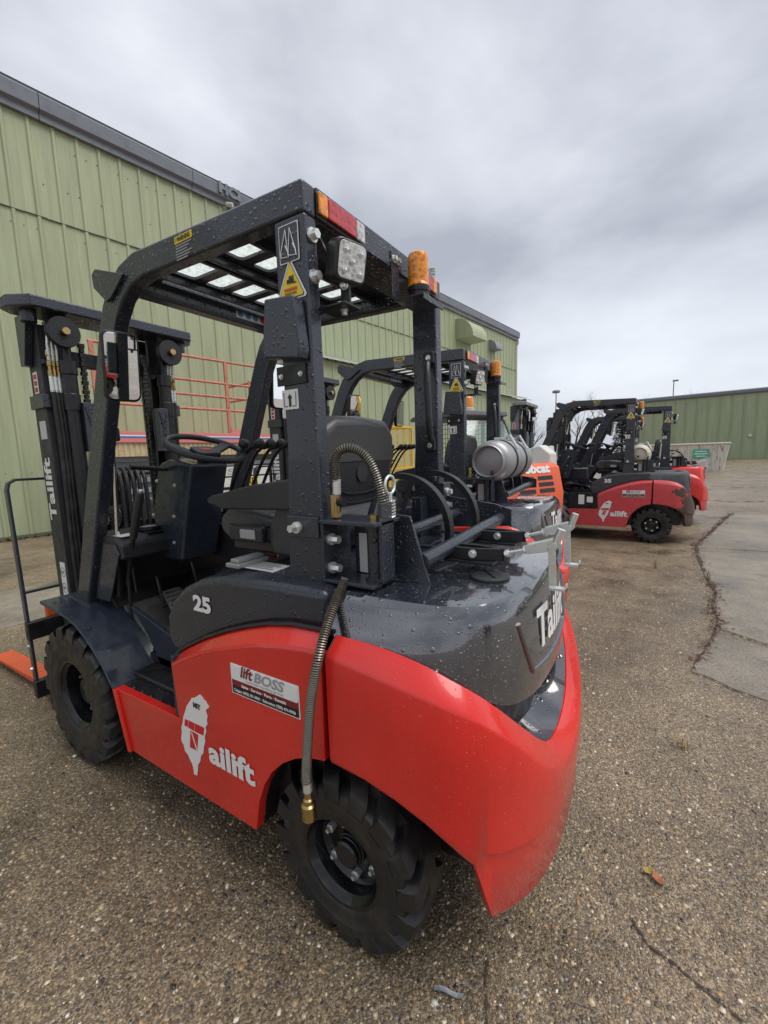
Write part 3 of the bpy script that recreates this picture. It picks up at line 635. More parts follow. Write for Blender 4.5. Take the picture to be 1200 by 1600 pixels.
    add('piping', tube(catmull([(0.40, 0.249, 1.165), (0.58, 0.251, 1.155), (0.79, 0.246, 1.155), (0.853, 0.20, 1.150), (0.856, 0.0, 1.150), (0.853, -0.20, 1.150)], 4), 0.004, 6), 'black_satin', seat, smooth=60)
    add('seat_base', merge(box(0.36, 0.80, -0.225, 0.225, 1.045, 1.095)), 'cab_plastic', seat, bevel=0.012)
    hg_ = prism([(0.30, 1.06), (0.50, 1.06), (0.53, 1.14), (0.47, 1.24), (0.40, 1.255), (0.30, 1.22)], 'y', 0.215, 0.29)
    add('hip_guard', hg_, 'seat_plastic', seat, bevel=0.018, seg=3); add('hip_guard', mirror_y(hg_), 'seat_plastic', seat, bevel=0.018, seg=3)
    add('belt_buckle', merge(box(0.52, 0.70, 0.285, 0.32, 1.105, 1.165)), 'cab_plastic', seat, bevel=0.012)
    add('buckle_handle', box(0.55, 0.63, 0.318, 0.326, 1.12, 1.155), 'grey_print', seat, bevel=0.006)
    bk = [(0.372, 1.14), (0.395, 1.25), (0.365, 1.45), (0.335, 1.555), (0.295, 1.552), (0.290, 1.40), (0.310, 1.22), (0.300, 1.13)]
    back = P('seat_back', prism([(0.20, 0.0), (0.235, 0.12), (0.255, 0.25), (0.235, 0.355), (0.17, 0.405), (0.0, 0.415), (-0.17, 0.405), (-0.235, 0.355), (-0.255, 0.25), (-0.235, 0.12), (-0.20, 0.0)], 'z', 0, 0.10), 'seat_vinyl', bevel=0.038, seg=4)
    back.data.transform(Matrix(((0.0, -0.13, -1, 0.425), (1, 0, 0, 0.0), (0, 1, 0.0, 1.145), (0, 0, 0, 1))))
    bkx = lambda z: 0.335-0.13*(z-1.145)
    add('back_shell', loft([[(bkx(z)-0.012, y, z) for y in (-0.2, -0.1, 0, 0.1, 0.2)] for z in (1.15, 1.25, 1.35, 1.385)]), 'cab_plastic', back)
    for i, z in enumerate((1.20, 1.235, 1.27)):
        add('back_groove', tube(catmull([(bkx(z+0.03)-0.014, -0.19, z+0.035), (bkx(z)-0.014, -0.08, z), (bkx(z)-0.014, 0.08, z), (bkx(z+0.03)-0.014, 0.19, z+0.035)], 4), 0.004, 6), 'black_satin', back, smooth=60)
    add('back_boss', lathe([(0.035, 0), (0.032, 0.004), (0.026, 0.005), (0, 0.004)], 24, 'x', (0.313-0.02, 0.0, 1.345)), 'cab_plastic', back, smooth=40)
    add('back_seam', tube([(bkx(1.39)-0.006, -0.25, 1.385), (bkx(1.39)-0.008, 0, 1.39), (bkx(1.39)-0.006, 0.25, 1.385)], 0.004, 6), 'black_satin', back, smooth=60)
    P('armrest', prism([(0.36, 1.235), (0.72, 1.225), (0.80, 1.245), (0.805, 1.262), (0.78, 1.276), (0.55, 1.318), (0.36, 1.340), (0.33, 1.31)], 'y', 0.262, 0.33), 'cab_plastic', bevel=0.014, seg=3)
    # ---- overhead guard
    def ohg_side(s):
        outer = [(1.800, 0.712), (1.640, 1.085), (1.480, 1.465), (1.335, 1.800), (1.270, 1.950), (1.222, 2.035), (1.160, 2.100), (1.075, 2.147), (0.975, 2.168), (0.60, 2.152), (0.150, 2.134)]
        inner = [(0.150, 2.052), (0.60, 2.064), (0.92, 2.074), (1.005, 2.060), (1.075, 2.022), (1.128, 1.965), (1.170, 1.895), (1.230, 1.755), (1.372, 1.420), (1.532, 1.045), (1.680, 0.712)]
        g = prism(outer+inner, 'y', s*0.428, s*0.372)
        return g
    ohg = P('overhead_guard', merge(ohg_side(1), ohg_side(-1)), 'charcoal_paint', bevel=0.010, seg=3)
    for s in (1, -1):
        pp = [(0.150, 2.052), (0.262, 2.054), (0.262, 1.45), (0.285, 1.05), (0.318, 0.938), (0.118, 0.938), (0.138, 1.05), (0.145, 1.45)]
        po = add('guard_post', prism(pp, 'y', s*0.426, s*0.374), 'charcoal_paint', ohg, bevel=0.008, seg=3)
        add('post_foot', prism([(0.345, 0.915), (0.105, 0.925), (0.118, 0.985), (0.305, 0.985)], 'y', s*0.49, s*0.372), 'charcoal_paint', ohg, bevel=0.004)
        add('foot_plate', prism([(1.62, 0.712), (1.84, 0.742), (1.84, 0.752), (1.62, 0.730)], 'y', s*0.36, s*0.445), 'charcoal_paint', ohg, bevel=0.003)
    add('lamp_beam', merge(prism([(0.148, 2.134), (0.148, 2.058), (0.162, 2.056), (0.162, 2.122), (0.30, 2.128), (0.30, 2.138)], 'y', -0.372, 0.372), box(0.162, 0.30, -0.372, 0.372, 2.056, 2.064)), 'charcoal_paint', ohg, bevel=0.003)
    add('cross_beam', box(1.055, 1.115, -0.372, 0.372, 2.06, 2.15), 'charcoal_paint', ohg, bevel=0.006)
    wins = []
    for cx, hw in ((0.805, 0.095), (0.552, 0.068)):
        for cy, hh in ((0.283, 0.052), (0.146, 0.041), (0.024, 0.041), (-0.10, 0.041), (-0.222, 0.041), (-0.325, 0.030)):
            wins.append([(p[0]+cx, p[1]+cy) for p in rrect(2*hw, 2*hh, 0.018)])
    wins.append([(p[0]+0.985, p[1]) for p in rrect(0.07, 0.60, 0.018)])
    g = fill2d([(0.295, -0.371), (1.06, -0.371), (1.06, 0.371), (0.295, 0.371)], wins, 0.010)
    add('roof_grid', shift(g, (0, 0, 2.118)), 'charcoal_paint', ohg)
    for x in (0.655, 0.69): add('roof_rail', box(x-0.008, x+0.008, -0.37, 0.37, 2.085, 2.112), 'charcoal_paint', ohg, bevel=0.003)
    for x in (0.45, 0.925): add('roof_rail', box(x-0.008, x+0.008, -0.37, 0.37, 2.085, 2.112), 'charcoal_paint', ohg, bevel=0.003)
    add('roof_pane', box(0.40, 1.05, -0.365, 0.365, 2.126, 2.130), 'roof_pane', ohg)
    for s in (1, -1): add('roof_bracket', prism([(1.02, 2.10), (1.22, 2.165), (1.25, 2.150), (1.245, 2.10), (1.16, 2.03), (1.12, 2.04)], 'y', s*0.43, s*0.442), 'charcoal_paint', ohg, bevel=0.003)
    add('marker_lamp', merge(box(0.985, 1.03, 0.30, 0.355, 2.13, 2.185)), 'amber_lens', ohg, bevel=0.006)
    # cable cover on the near rear post
    cc = add('cable_cover', prism([(0.272, 1.845), (0.165, 1.835), (0.150, 1.70), (0.158, 1.672), (0.288, 1.690), (0.290, 1.71)], 'y', 0.427, 0.470), 'charcoal_paint', ohg, bevel=0.006)
    cc.data.transform(Matrix(((1, 0, 0, 0), (0, 1, -0.0, 0), (0, 0, 1, 0), (0, 0, 0, 1))))
    add('cover_strip', box(0.168, 0.278, 0.427, 0.432, 1.615, 1.668), 'black_satin', ohg)
    for x in (0.185, 0.26): bolt(ohg, (x, 0.432, 1.64), UY, 0.005, 0.006)
    bolt(ohg, (0.205, 0.455, 1.828), UY, 0.005, 0.006)
    # decals on the near post and beams
    d1 = sticker(ohg, 'diagram_decal', (0.205, 0.4285, 1.985), LX, UZ, 0.072, 0.098, 'white_print')
    sticker(d1, 'decal_field', (0.205, 0.4297, 1.985), LX, UZ, 0.066, 0.092, 'charcoal_paint')
    for k in (-1, 1):
        x = 0.205-k*0.014
        print_(d1, merge(tube([(-k*0.006, 0.035, 0), (0.011, -0.02, 0)], 0.0012, 4), tube([(-k*0.006, 0.035, 0), (-0.014, -0.02, 0)], 0.0012, 4), tube([(-0.014, -0.02, 0), (-0.014, -0.032, 0), (0.014, -0.036, 0), (0.011, -0.02, 0), (0.003, -0.005, 0)], 0.0018, 4)), (x, 0.4310, 1.985), LX, UZ, 'white_print', 'diagram')
    def tri(s): return [(0, 0.62*s), (-0.5*s, -0.34*s), (-0.46*s, -0.4*s), (0.46*s, -0.4*s), (0.5*s, -0.34*s)]
    w1 = add('warning_decal', plane_map(prism(tri(0.108), 'z', 0, 0.0012), (0.205, 0.4285, 1.883), LX, UZ), 'white_print', ohg)
    add('decal_field', plane_map(prism(tri(0.094), 'z', 0, 0.0014), (0.205, 0.4290, 1.881), LX, UZ), 'black_print', w1)
    add('decal_field', plane_map(prism(tri(0.088), 'z', 0, 0.0016), (0.205, 0.4292, 1.881), LX, UZ), 'yellow_print', w1)
    print_(w1, text('WARNING!', 0.012, 0.0005, 0.048, align='CENTER'), (0.205, 0.4308, 1.862), LX, UZ, 'red_print')
    print_(w1, text('STAND CLEAR', 0.008, 0.0003, 0.044, align='CENTER'), (0.205, 0.4308, 1.853), LX, UZ, 'black_print')
    print_(w1, merge(box(-0.012, 0.012, -0.006, 0.004, 0, 0.0003), box(-0.004, 0.008, 0.004, 0.012, 0, 0.0003), box(0.010, 0.013, -0.008, 0.014, 0, 0.0003), box(0.013, 0.022, -0.008, -0.005, 0, 0.0003)), (0.205, 0.4310, 1.888), LX, UZ, 'black_print', 'pictogram')
    a1_ = sticker(ohg, 'arrow_decal', (0.235, 0.4265, 1.575), LX, UZ, 0.062, 0.055, 'white_print', 0.002)
    print_(a1_, merge(box(-0.024, -0.022, -0.02, 0.02, 0, 0.0003), box(0.022, 0.024, -0.02, 0.02, 0, 0.0003), box(-0.024, -0.008, -0.02, -0.018, 0, 0.0003), box(0.008, 0.024, -0.02, -0.018, 0, 0.0003), prism([(-0.004, -0.02), (0.004, -0.02), (0.004, 0.004), (0.009, 0.004), (0, 0.016), (-0.009, 0.004), (-0.004, 0.004)], 'z', 0, 0.0003)), (0.235, 0.4275, 1.575), LX, UZ, 'black_print', 'arrow')
    bx_, bz_ = 0.665, 2.112
    w2 = sticker(ohg, 'warning_label', (bx_, 0.4285, bz_+0.017), LX, UZ, 0.092, 0.022, 'yellow_print', 0.002)
    print_(w2, text('! WARNING', 0.019, 0.0008, 0.076, align='CENTER'), (bx_, 0.4297, bz_+0.0105), LX, UZ, 'black_print')
    for i in range(6): print_(w2, box(-0.042, 0.042-0.012*(i % 3), 0, 0.0042, 0, 0.0002), (bx_, 0.4277, bz_-0.003-0.0085*i), LX, UZ, 'grey_print', 'print_line')
    d3 = sticker(ohg, 'safety_icons', (1.0545, -0.185, 2.105), -UY, UZ, 0.19, 0.042, 'label_silver', 0.002)
    for i in range(4): add('icon', lathe([(0.016, 0), (0.016, 0.0008), (0, 0.0008)], 20, 'x', (1.0525, -0.115-0.046*i, 2.105)), 'blue_print' if i < 3 else 'red_print', d3)
    # ---- lamps
    tl = P('tail_lamp', box(0.1465, 0.175, 0.150, 0.373, 2.062, 2.124), 'black_satin', bevel=0.004)
    for (y0, y1), mm in zip(((0.372, 0.335), (0.333, 0.200), (0.198, 0.155)), ('amber_lens', 'red_lens', 'clear_lens')):
        add('lens', box(0.137, 0.1465, y1, y0, 2.065, 2.121), mm, tl, bevel=0.004)
    tl2 = P('tail_lamp', box(0.1465, 0.175, -0.373, -0.150, 2.062, 2.124), 'black_satin', bevel=0.004)
    for (y0, y1), mm in zip(((-0.335, -0.372), (-0.200, -0.333), (-0.155, -0.198)), ('amber_lens', 'red_lens', 'clear_lens')):
        add('lens', box(0.137, 0.1465, y1, y0, 2.065, 2.121), mm, tl2, bevel=0.004)
    wl_o = Vector((0.062, 0.340, 1.932)); wl_n = Vector((-0.93, 0.25, -0.22)).normalized(); wl_x = UZ.cross(wl_n).normalized(); wl_y = wl_n.cross(wl_x)
    wl = P('work_lamp', plane_map(prism(rrect(0.105, 0.105, 0.018), 'z', -0.045, 0.0), wl_o, wl_x, wl_y), 'black_satin', bevel=0.006)
    add('lens', plane_map(prism(rrect(0.090, 0.090, 0.014), 'z', 0, 0.004), wl_o, wl_x, wl_y), 'clear_lens', wl, bevel=0.002)
    for i, (a, c) in enumerate(((0, 0), (-0.025, 0.025), (0.025, 0.025), (-0.025, -0.025), (0.025, -0.025))):
        add('led', plane_map(lathe([(0.009, 0), (0.008, 0.004), (0.003, 0.006), (0, 0.006)], 12, 'z', (a, c, 0.003)), wl_o, wl_x, wl_y), 'chrome', wl, smooth=50)
    for i in range(3): add('fin', plane_map(box(-0.045, 0.045, -0.04+0.035*i, -0.03+0.035*i, -0.06, -0.04), wl_o, wl_x, wl_y), 'black_satin', wl)
    br = wl_o-wl_y*0.075
    add('mount', merge(box(br.x-0.02, 0.15, 0.31, 0.385, br.z-0.045, br.z-0.038), box(br.x+0.0, br.x+0.03, 0.325, 0.335, br.z-0.04, br.z+0.03)), 'black_satin', wl, bevel=0.002)
    bolt(wl, (br.x+0.012, 0.337, br.z+0.018), UY, 0.008, 0.012); bolt(wl, (br.x+0.012, 0.345, br.z-0.046), -UZ, 0.008, 0.012)
    for z in (2.00, 1.895): bolt(ohg, (0.148, 0.40, z), -UX, 0.013, 0.018)
    add('cable', tube(catmull([(0.14, 0.375, 2.0), (0.11, 0.36, 1.93), (0.10, 0.36, 1.97), (0.075, 0.34, 1.97)], 4), 0.004, 6), 'black_satin', wl, smooth=60)
    bp_ = P('beacon_bracket', merge(box(0.03, 0.148, -0.19, -0.03, 1.948, 1.955), prism([(0.142, 1.955), (0.147, 1.955), (0.147, 2.11), (0.142, 2.11)], 'y', -0.06, -0.01), box(0.03, 0.036, -0.19, -0.03, 1.935, 1.950)), 'charcoal_paint', bevel=0.002)
    for z, y in ((2.085, -0.023), (2.085, -0.047)): bolt(bp_, (0.142, y, z), -UX, 0.009, 0.012)
    bc = P('beacon', lathe([(0.037, 0), (0.038, 0.03), (0.041, 0.032), (0.041, 0.048), (0.037, 0.05)], 28, 'z', (0.092, -0.112, 1.956)), 'black_satin', smooth=30)
    dome = [(0.038, 0.048), (0.040, 0.052)]
    for i in range(8): dome += [(0.0375, 0.060+0.011*i), (0.0362, 0.0655+0.011*i)]
    dome += [(0.036, 0.150), (0.034, 0.160), (0.027, 0.166), (0, 0.167)]
    add('dome', lathe(dome, 28, 'z', (0.092, -0.112, 1.956)), 'amber_lens', bc, smooth=30)
    add('reflector', lathe([(0.018, 0.055), (0.022, 0.10), (0.012, 0.13), (0, 0.135)], 12, 'z', (0.092, -0.112, 1.956)), 'chrome', bc, smooth=60)
    # ---- mirrors and grab handle
    for s, c, n in ((1, Vector((1.075, 0.452, 1.775)), Vector((-0.95, 0.20, -0.125))), (-1, Vector((1.20, -0.50, 1.825)), Vector((-0.985, 0.10, -0.085)))):
        n = n.normalized(); mxv = UZ.cross(n).normalized(); myv = n.cross(mxv)
        mo = P('wing_mirror', plane_map(prism(rrect(0.128, 0.258, 0.028), 'z', -0.035, 0.0), c, mxv, myv), 'black_satin', bevel=0.010, seg=3)
        add('mirror_glass', plane_map(prism(rrect(0.110, 0.240, 0.022), 'z', -0.001, 0.001), c, mxv, myv), 'mirror_glass', mo)
        add('mirror_arm', tube([c-n*0.03+UZ*0.02, c-n*0.07+UZ*0.02+UY*(-0.02*s), (1.30, s*0.42, c.z+0.0)], 0.009, 8), 'black_satin', mo, smooth=50)
    gh = P('grab_handle', tube(catmull([(0.185, -0.37, 1.80), (0.175, -0.335, 1.775), (0.165, -0.315, 1.70), (0.160, -0.315, 1.56), (0.165, -0.335, 1.485), (0.17, -0.37, 1.46)], 5), 0.0145, 10), 'cab_plastic', smooth=60)
    for z in (1.815, 1.445):
        add('handle_foot', box(0.155, 0.205, -0.374, -0.358, z-0.025, z+0.025), 'cab_plastic', gh, bevel=0.006); bolt(gh, (0.18, -0.358, z), UY, 0.008, 0.006)
    # tilt strut with clevis beside the near front leg
    st_ = P('gas_strut', tube([(1.46, 0.36, 1.02), (1.40, 0.36, 1.52)], 0.010, 10), 'chrome', smooth=50)
    add('strut_body', tube([(1.50, 0.36, 0.78), (1.462, 0.36, 1.06)], 0.020, 12), 'black_satin', st_, smooth=40)
    add('strut_eye', merge(box(1.375, 1.43, 0.335, 0.385, 1.51, 1.57)), 'black_satin', st_, bevel=0.008)
    # ---- left flank badge and dealer sticker
    bd = add('badge', plane_map(prism(taiwan_outline(), 'z', 0, 0.0016), (0, 0.5505, 0), LX, UZ), 'white_print', root)
    q = lambda a, b_: aty(150+a/3, 960+b_/3, 0.5535)
    for quad in ([(416, 491), (431, 497), (429, 528), (414, 520)], [(434, 498), (461, 511), (459, 547), (432, 530)], [(464, 512), (506, 532), (503, 568), (462, 549)], [(442, 545), (478, 566), (474, 640), (440, 622)]):
        pts = [q(*z) for z in quad]; add('badge_block', prism([(p.x, p.z) for p in pts], 'y', 0.5525, 0.5535), 'red_logo_gap', bd)
    print_(bd, text('MIT', 0.026, 0.0012, 0.040), (0.656, 0.5521, 0.566), LX, UZ, 'black_print')
    pts = [q(446, 552), q(449, 551), q(476, 636), q(473, 640)]; add('badge_line', prism([(p.x, p.z) for p in pts], 'y', 0.5536, 0.5542), 'white_print', bd)
    print_(bd, text('ailift', 0.112, 0.0042, 0.232), (0.594, 0.5500, 0.386), LX, UZ, 'white_print')
    so, sx, sy = Vector((0.2935, 0.5500, 0.731)), LX, UZ
    st2 = sticker(root, 'dealer_sticker', so, sx, sy, 0.290, 0.100, 'white_print', 0.003)
    sticker(st2, 'sticker_band', so+Vector((0, 0.0010, -0.0185)), sx, sy, 0.282, 0.056, 'black_print', 0.003)
    sticker(st2, 'sticker_band', so+Vector((0, 0.0014, -0.006)), sx, sy, 0.280, 0.030, 'maroon_print', 0.003)
    sticker(st2, 'sticker_field', so+Vector((0, 0.0019, 0.0225)), sx, sy, 0.282, 0.047, 'white_print', 0.006)
    print_(st2, text('lift', 0.050, 0.0014, 0.058, shear=0.25), so+Vector((0.098, 0.0022, 0.016)), sx, sy, 'maroon_print')
    print_(st2, text('BOSS', 0.044, 0.0012, 0.128, shear=0.25), so+Vector((0.036, 0.0022, 0.016)), sx, sy, 'grey_print')
    print_(st2, text('materials handling group', 0.011, 0.0, 0.16), so+Vector((0.075, 0.0022, 0.004)), sx, sy, 'grey_print')
    print_(st2, text('Sales · Service · Parts · Rentals', 0.013, 0.0005, 0.19), so+Vector((0.095, 0.0022, -0.018)), sx, sy, 'white_print')
    print_(st2, text('Calgary (403) 301-0041 · Edmonton (780) 474-9900', 0.013, 0.0004, 0.262), so+Vector((0.131, 0.0022, -0.038)), sx, sy, 'white_print')
    return root, ohg

def make_mast(root):
    P = lambda *a, **k: add(a[0], a[1], a[2], a[3] if len(a) > 3 else root, **k)
    for s in (1, -1):
        def chan(x0, x1, y0, y1, z0, z1, t=0.016):   # U channel, web outside
            return merge(box(x0, x1, min(s*y1, s*(y1-t)), max(s*y1, s*(y1-t)), z0, z1), box(x0, x0+t*1.3, min(s*y0, s*(y1-t)), max(s*y0, s*(y1-t)), z0, z1), box(x1-t*1.3, x1, min(s*y0, s*(y1-t)), max(s*y0, s*(y1-t)), z0, z1))
        rail = P('mast_rail', chan(2.035, 2.175, 0.295, 0.362, 0.10, 2.13), 'mast_paint', bevel=0.003)
        add('inner_rail', chan(2.045, 2.165, 0.215, 0.285, 0.14, 2.18), 'black_satin', rail, bevel=0.003)
        [add('rail_clamp', g_, 'charcoal_paint', rail, bevel=0.004) for g_ in (box(2.015, 2.18, min(s*0.30, s*0.378), max(s*0.30, s*0.378), 1.71, 1.78), box(2.01, 2.08, min(s*0.22, s*0.36), max(s*0.22, s*0.36), 1.93, 1.955))]
        cy = P('lift_cylinder', merge(cyl((1.975, s*0.262, 0.15), (1.975, s*0.262, 1.78), 0.034), lathe([(0.040, 1.70), (0.040, 1.78), (0.036, 1.785), (0.036, 1.88), (0.041, 1.885), (0.041, 1.95), (0.0, 1.95)], 20, 'z', (1.975, s*0.262, 0))), 'black_satin', smooth=35)
        add('cylinder_rod', cyl((1.975, s*0.262, 1.94), (1.975, s*0.262, 2.16), 0.022), 'black_satin', cy, smooth=40)
        sh = P('sheave', lathe([(0.074, -0.018), (0.076, -0.014), (0.064, 0), (0.076, 0.014), (0.074, 0.018)], 36, 'x', (1.93, s*0.285, 2.085)), 'black_satin', smooth=35)
        add('pin', lathe([(0.017, -0.045), (0.019, -0.042), (0.019, -0.018), (0.030, -0.017), (0.030, 0.01)], 20, 'x', (1.93, s*0.285, 2.085)), 'brass', sh, smooth=35)
        for i in range(3):
            y = s*(0.335-0.018*i); hs = P('hose', tube(catmull([(1.975+0.006*i, y-s*0.02, 2.13), (1.985, y, 2.06), (2.0, y, 1.93)], 3), 0.0085, 8), 'zinc', smooth=60)
            add('fitting', merge(lathe([(0.012, 0), (0.012, 0.03), (0.009, 0.032), (0.009, 0.05), (0.013, 0.052), (0.013, 0.075), (0.009, 0.08)], 10, 'z', (2.0, y, 1.87)), lathe([(0.011, 0), (0.013, 0.004), (0.013, 0.03), (0.010, 0.035)], 10, 'z', (2.0, y, 1.965))), 'brass', hs, smooth=35)
            add('sleeve', cyl((2.0, y, 1.79), (2.0, y, 1.87), 0.011, 10), 'zinc', hs, smooth=40)
            add('hose_run', tube(catmull([(2.0, y, 1.80), (2.0, y-s*0.005, 1.5), (2.005, y, 1.0), (2.0, y, 0.5)], 4), 0.011, 8), 'rubber', hs, smooth=60)
        # lift chain
        links = []
        for i in range(64):
            z = 0.5+0.0245*i
            links.append(box(2.02-0.012, 2.02+0.012, s*0.17-(0.014 if i % 2 else 0.010), s*0.17+(0.014 if i % 2 else 0.010), z, z+0.021))
        P('lift_chain', merge(*links), 'black_satin')
        P('stop_bracket', merge(box(1.92, 1.965, min(s*0.17, s*0.235), max(s*0.17, s*0.235), 1.48, 1.74), tube([(1.918, s*0.18, 1.5), (1.918, s*0.225, 1.72)], 0.006, 6), tube([(1.918, s*0.225, 1.5), (1.918, s*0.18, 1.72)], 0.006, 6)), 'charcoal_paint', bevel=0.006)
        lo = P('lift_eye', fill_eye(s), 'charcoal_paint', bevel=0.004)
    top = [(1.895, -0.42), (1.895, 0.42), (2.00, 0.485), (2.08, 0.485), (2.13, 0.43), (2.13, -0.43), (2.08, -0.485), (2.00, -0.485)]
    tp = P('mast_head', prism(top, 'z', 2.175, 2.232), 'charcoal_paint', bevel=0.010, seg=3)
    for s in (1, -1): add('gusset', merge(prism([(2.03, 2.176), (2.17, 2.176), (2.17, 1.93), (2.12, 1.93)], 'y', s*0.364, s*0.40), cyl((2.0, s*0.40, 2.12), (2.0, s*0.40, 2.176), 0.035, 14)), 'charcoal_paint', tp, bevel=0.003)
    w = add('warning_decal', plane_map(prism([(0, 0.022), (-0.022, -0.016), (0.022, -0.016)], 'z', 0, 0.001), (1.8945, 0.06, 2.203), -UY, UZ), 'yellow_print', tp)
    for z, h in ((1.96, 0.08), (0.95, 0.10), (0.25, 0.12)): P('mast_tie', box(2.12, 2.16, -0.30, 0.30, z, z+h), 'black_satin', bevel=0.004)
    # middle hose bundle over its pulley, free-lift cylinder
    fl = P('free_lift_cylinder', merge(cyl((2.09, 0, 0.2), (2.09, 0, 1.05), 0.055), cyl((2.09, 0, 1.05), (2.09, 0, 1.25), 0.035)), 'black_satin', smooth=35)
    P('hose_pulley', lathe([(0.07, -0.02), (0.072, -0.015), (0.058, 0), (0.072, 0.015), (0.07, 0.02)], 28, 'y', (2.02, 0.075, 1.10)), 'black_satin', smooth=35)
    for i in range(5):
        y = 0.06-0.035*i
        P('hose', tube(catmull([(1.97, y+0.02, 0.55), (1.95, y+0.015, 0.95), (1.955, y+0.01, 1.25), (1.99, y+0.005, 1.36), (2.06, y, 1.375), (2.11, y, 1.25), (2.12, y, 0.7)], 5), 0.0125, 8), 'rubber', smooth=60)
    for y in (0.13, -0.16):
        P('carriage_chain', merge(*[box(1.965, 1.99, y-(0.016 if i % 2 else 0.012), y+(0.016 if i % 2 else 0.012), 0.55+0.0245*i, 0.571+0.0245*i) for i in range(24)]), 'black_satin')
    # writing on the near rail
    rl = [o for o in root.children if o.name.startswith('mast_rail')][0]
    print_(rl, text('Tailift', 0.112, 0.0036, 0.34), (2.075, 0.3622, 1.115), UZ, UX, 'white_print', lift=0.0012)
    s1 = sticker(rl, 'rail_label', (2.10, 0.3622, 1.60), LX, UZ, 0.075, 0.095, 'label_silver', 0.002)
    s2 = sticker(rl, 'rail_label', (2.115, 0.3622, 1.845), LX, UZ, 0.05, 0.11, 'white_print', 0.002)
    for i in range(3): sticker(s2, 'label_block', (2.115, 0.3634, 1.81+0.033*i), LX, UZ, 0.034, 0.024, 'red_print', 0.002)
    s3 = sticker(rl, 'rail_label', (2.09, 0.3622, 0.78), LX, UZ, 0.06, 0.20, 'white_print', 0.003)
    for z in (0.735, 0.825):
        add('ring', plane_map(lathe([(0.027, 0), (0.027, 0.0006), (0.0245, 0.0006), (0.0245, 0)], 24, 'z', caps=False), (2.09, 0.3636, z), LX, UZ), 'black_print', s3)
        print_(s3, text('OK', 0.02, 0.001, 0.026, align='CENTER'), (2.09, 0.3636, z-0.007), LX, UZ, 'black_print')
    # carriage, backrest, forks
    P('carriage', merge(box(2.20, 2.245, -0.52, 0.52, 0.12, 0.22), box(2.20, 2.245, -0.52, 0.52, 0.46, 0.56), box(2.17, 2.21, -0.26, -0.2, 0.12, 0.6), box(2.17, 2.21, 0.2, 0.26, 0.12, 0.6)), 'black_satin', bevel=0.006)
    bar = lambda p: ribbon(p, 0.040, 0.012, UX)
    pth = [Vector((2.235, 0.505, 0.19)), Vector((2.245, 0.505, 0.70)), Vector((2.262, 0.505, 1.29)), Vector((2.263, 0.495, 1.325)), Vector((2.264, 0.465, 1.342))]
    lb = P('load_backrest', box(2.244, 2.284, -0.47, 0.47, 1.335, 1.349), 'charcoal_paint', bevel=0.003)
    for q_ in (ribbon(pth, 0.040, 0.014, UY), ribbon([Vector((p.x, -p.y, p.z)) for p in pth], 0.040, 0.014, UY)): add('backrest_bar', q_, 'charcoal_paint', lb, bevel=0.003)
    add('backrest_bar', box(2.237, 2.262, -0.50, 0.50, 0.715, 0.729), 'charcoal_paint', lb, bevel=0.003)
    for y in (0.312, 0.105, -0.105, -0.312): add('backrest_bar', merge(box(2.243, 2.265, y-0.012, y+0.012, 0.72, 1.34)), 'charcoal_paint', lb, bevel=0.003)
    for z in (0.29, 0.42): bolt(lb, (2.235, 0.513, z), UY, 0.008, 0.01)
    for s in (1, -1):
        y0, y1 = (0.285, 0.405) if s > 0 else (-0.405, -0.285)
        P('fork', prism([(2.255, 0.62), (2.295, 0.62), (2.295, 0.10), (2.32, 0.085), (3.36, 0.055), (3.38, 0.045), (3.36, 0.040), (2.29, 0.040), (2.255, 0.06)], 'y', y0, y1), 'fork_orange', bevel=0.006)
    P('tilt_cylinder', merge(*[merge(cyl((1.45, s*0.30, 0.46), (1.85, s*0.30, 0.50), 0.038), cyl((1.85, s*0.30, 0.50), (2.04, s*0.30, 0.52), 0.02)) for s in (1, -1)]), 'black_satin', smooth=35)
def fill_eye(s):
    g = fill2d([(-0.03, -0.07), (0.03, -0.09), (0.03, 0.09), (-0.03, 0.08)], [[(p[0], p[1]) for p in rrect(0.022, 0.09, 0.010)]], 0.012)
    return plane_map(g, (1.93, s*0.20, 1.33), -UY, UZ)

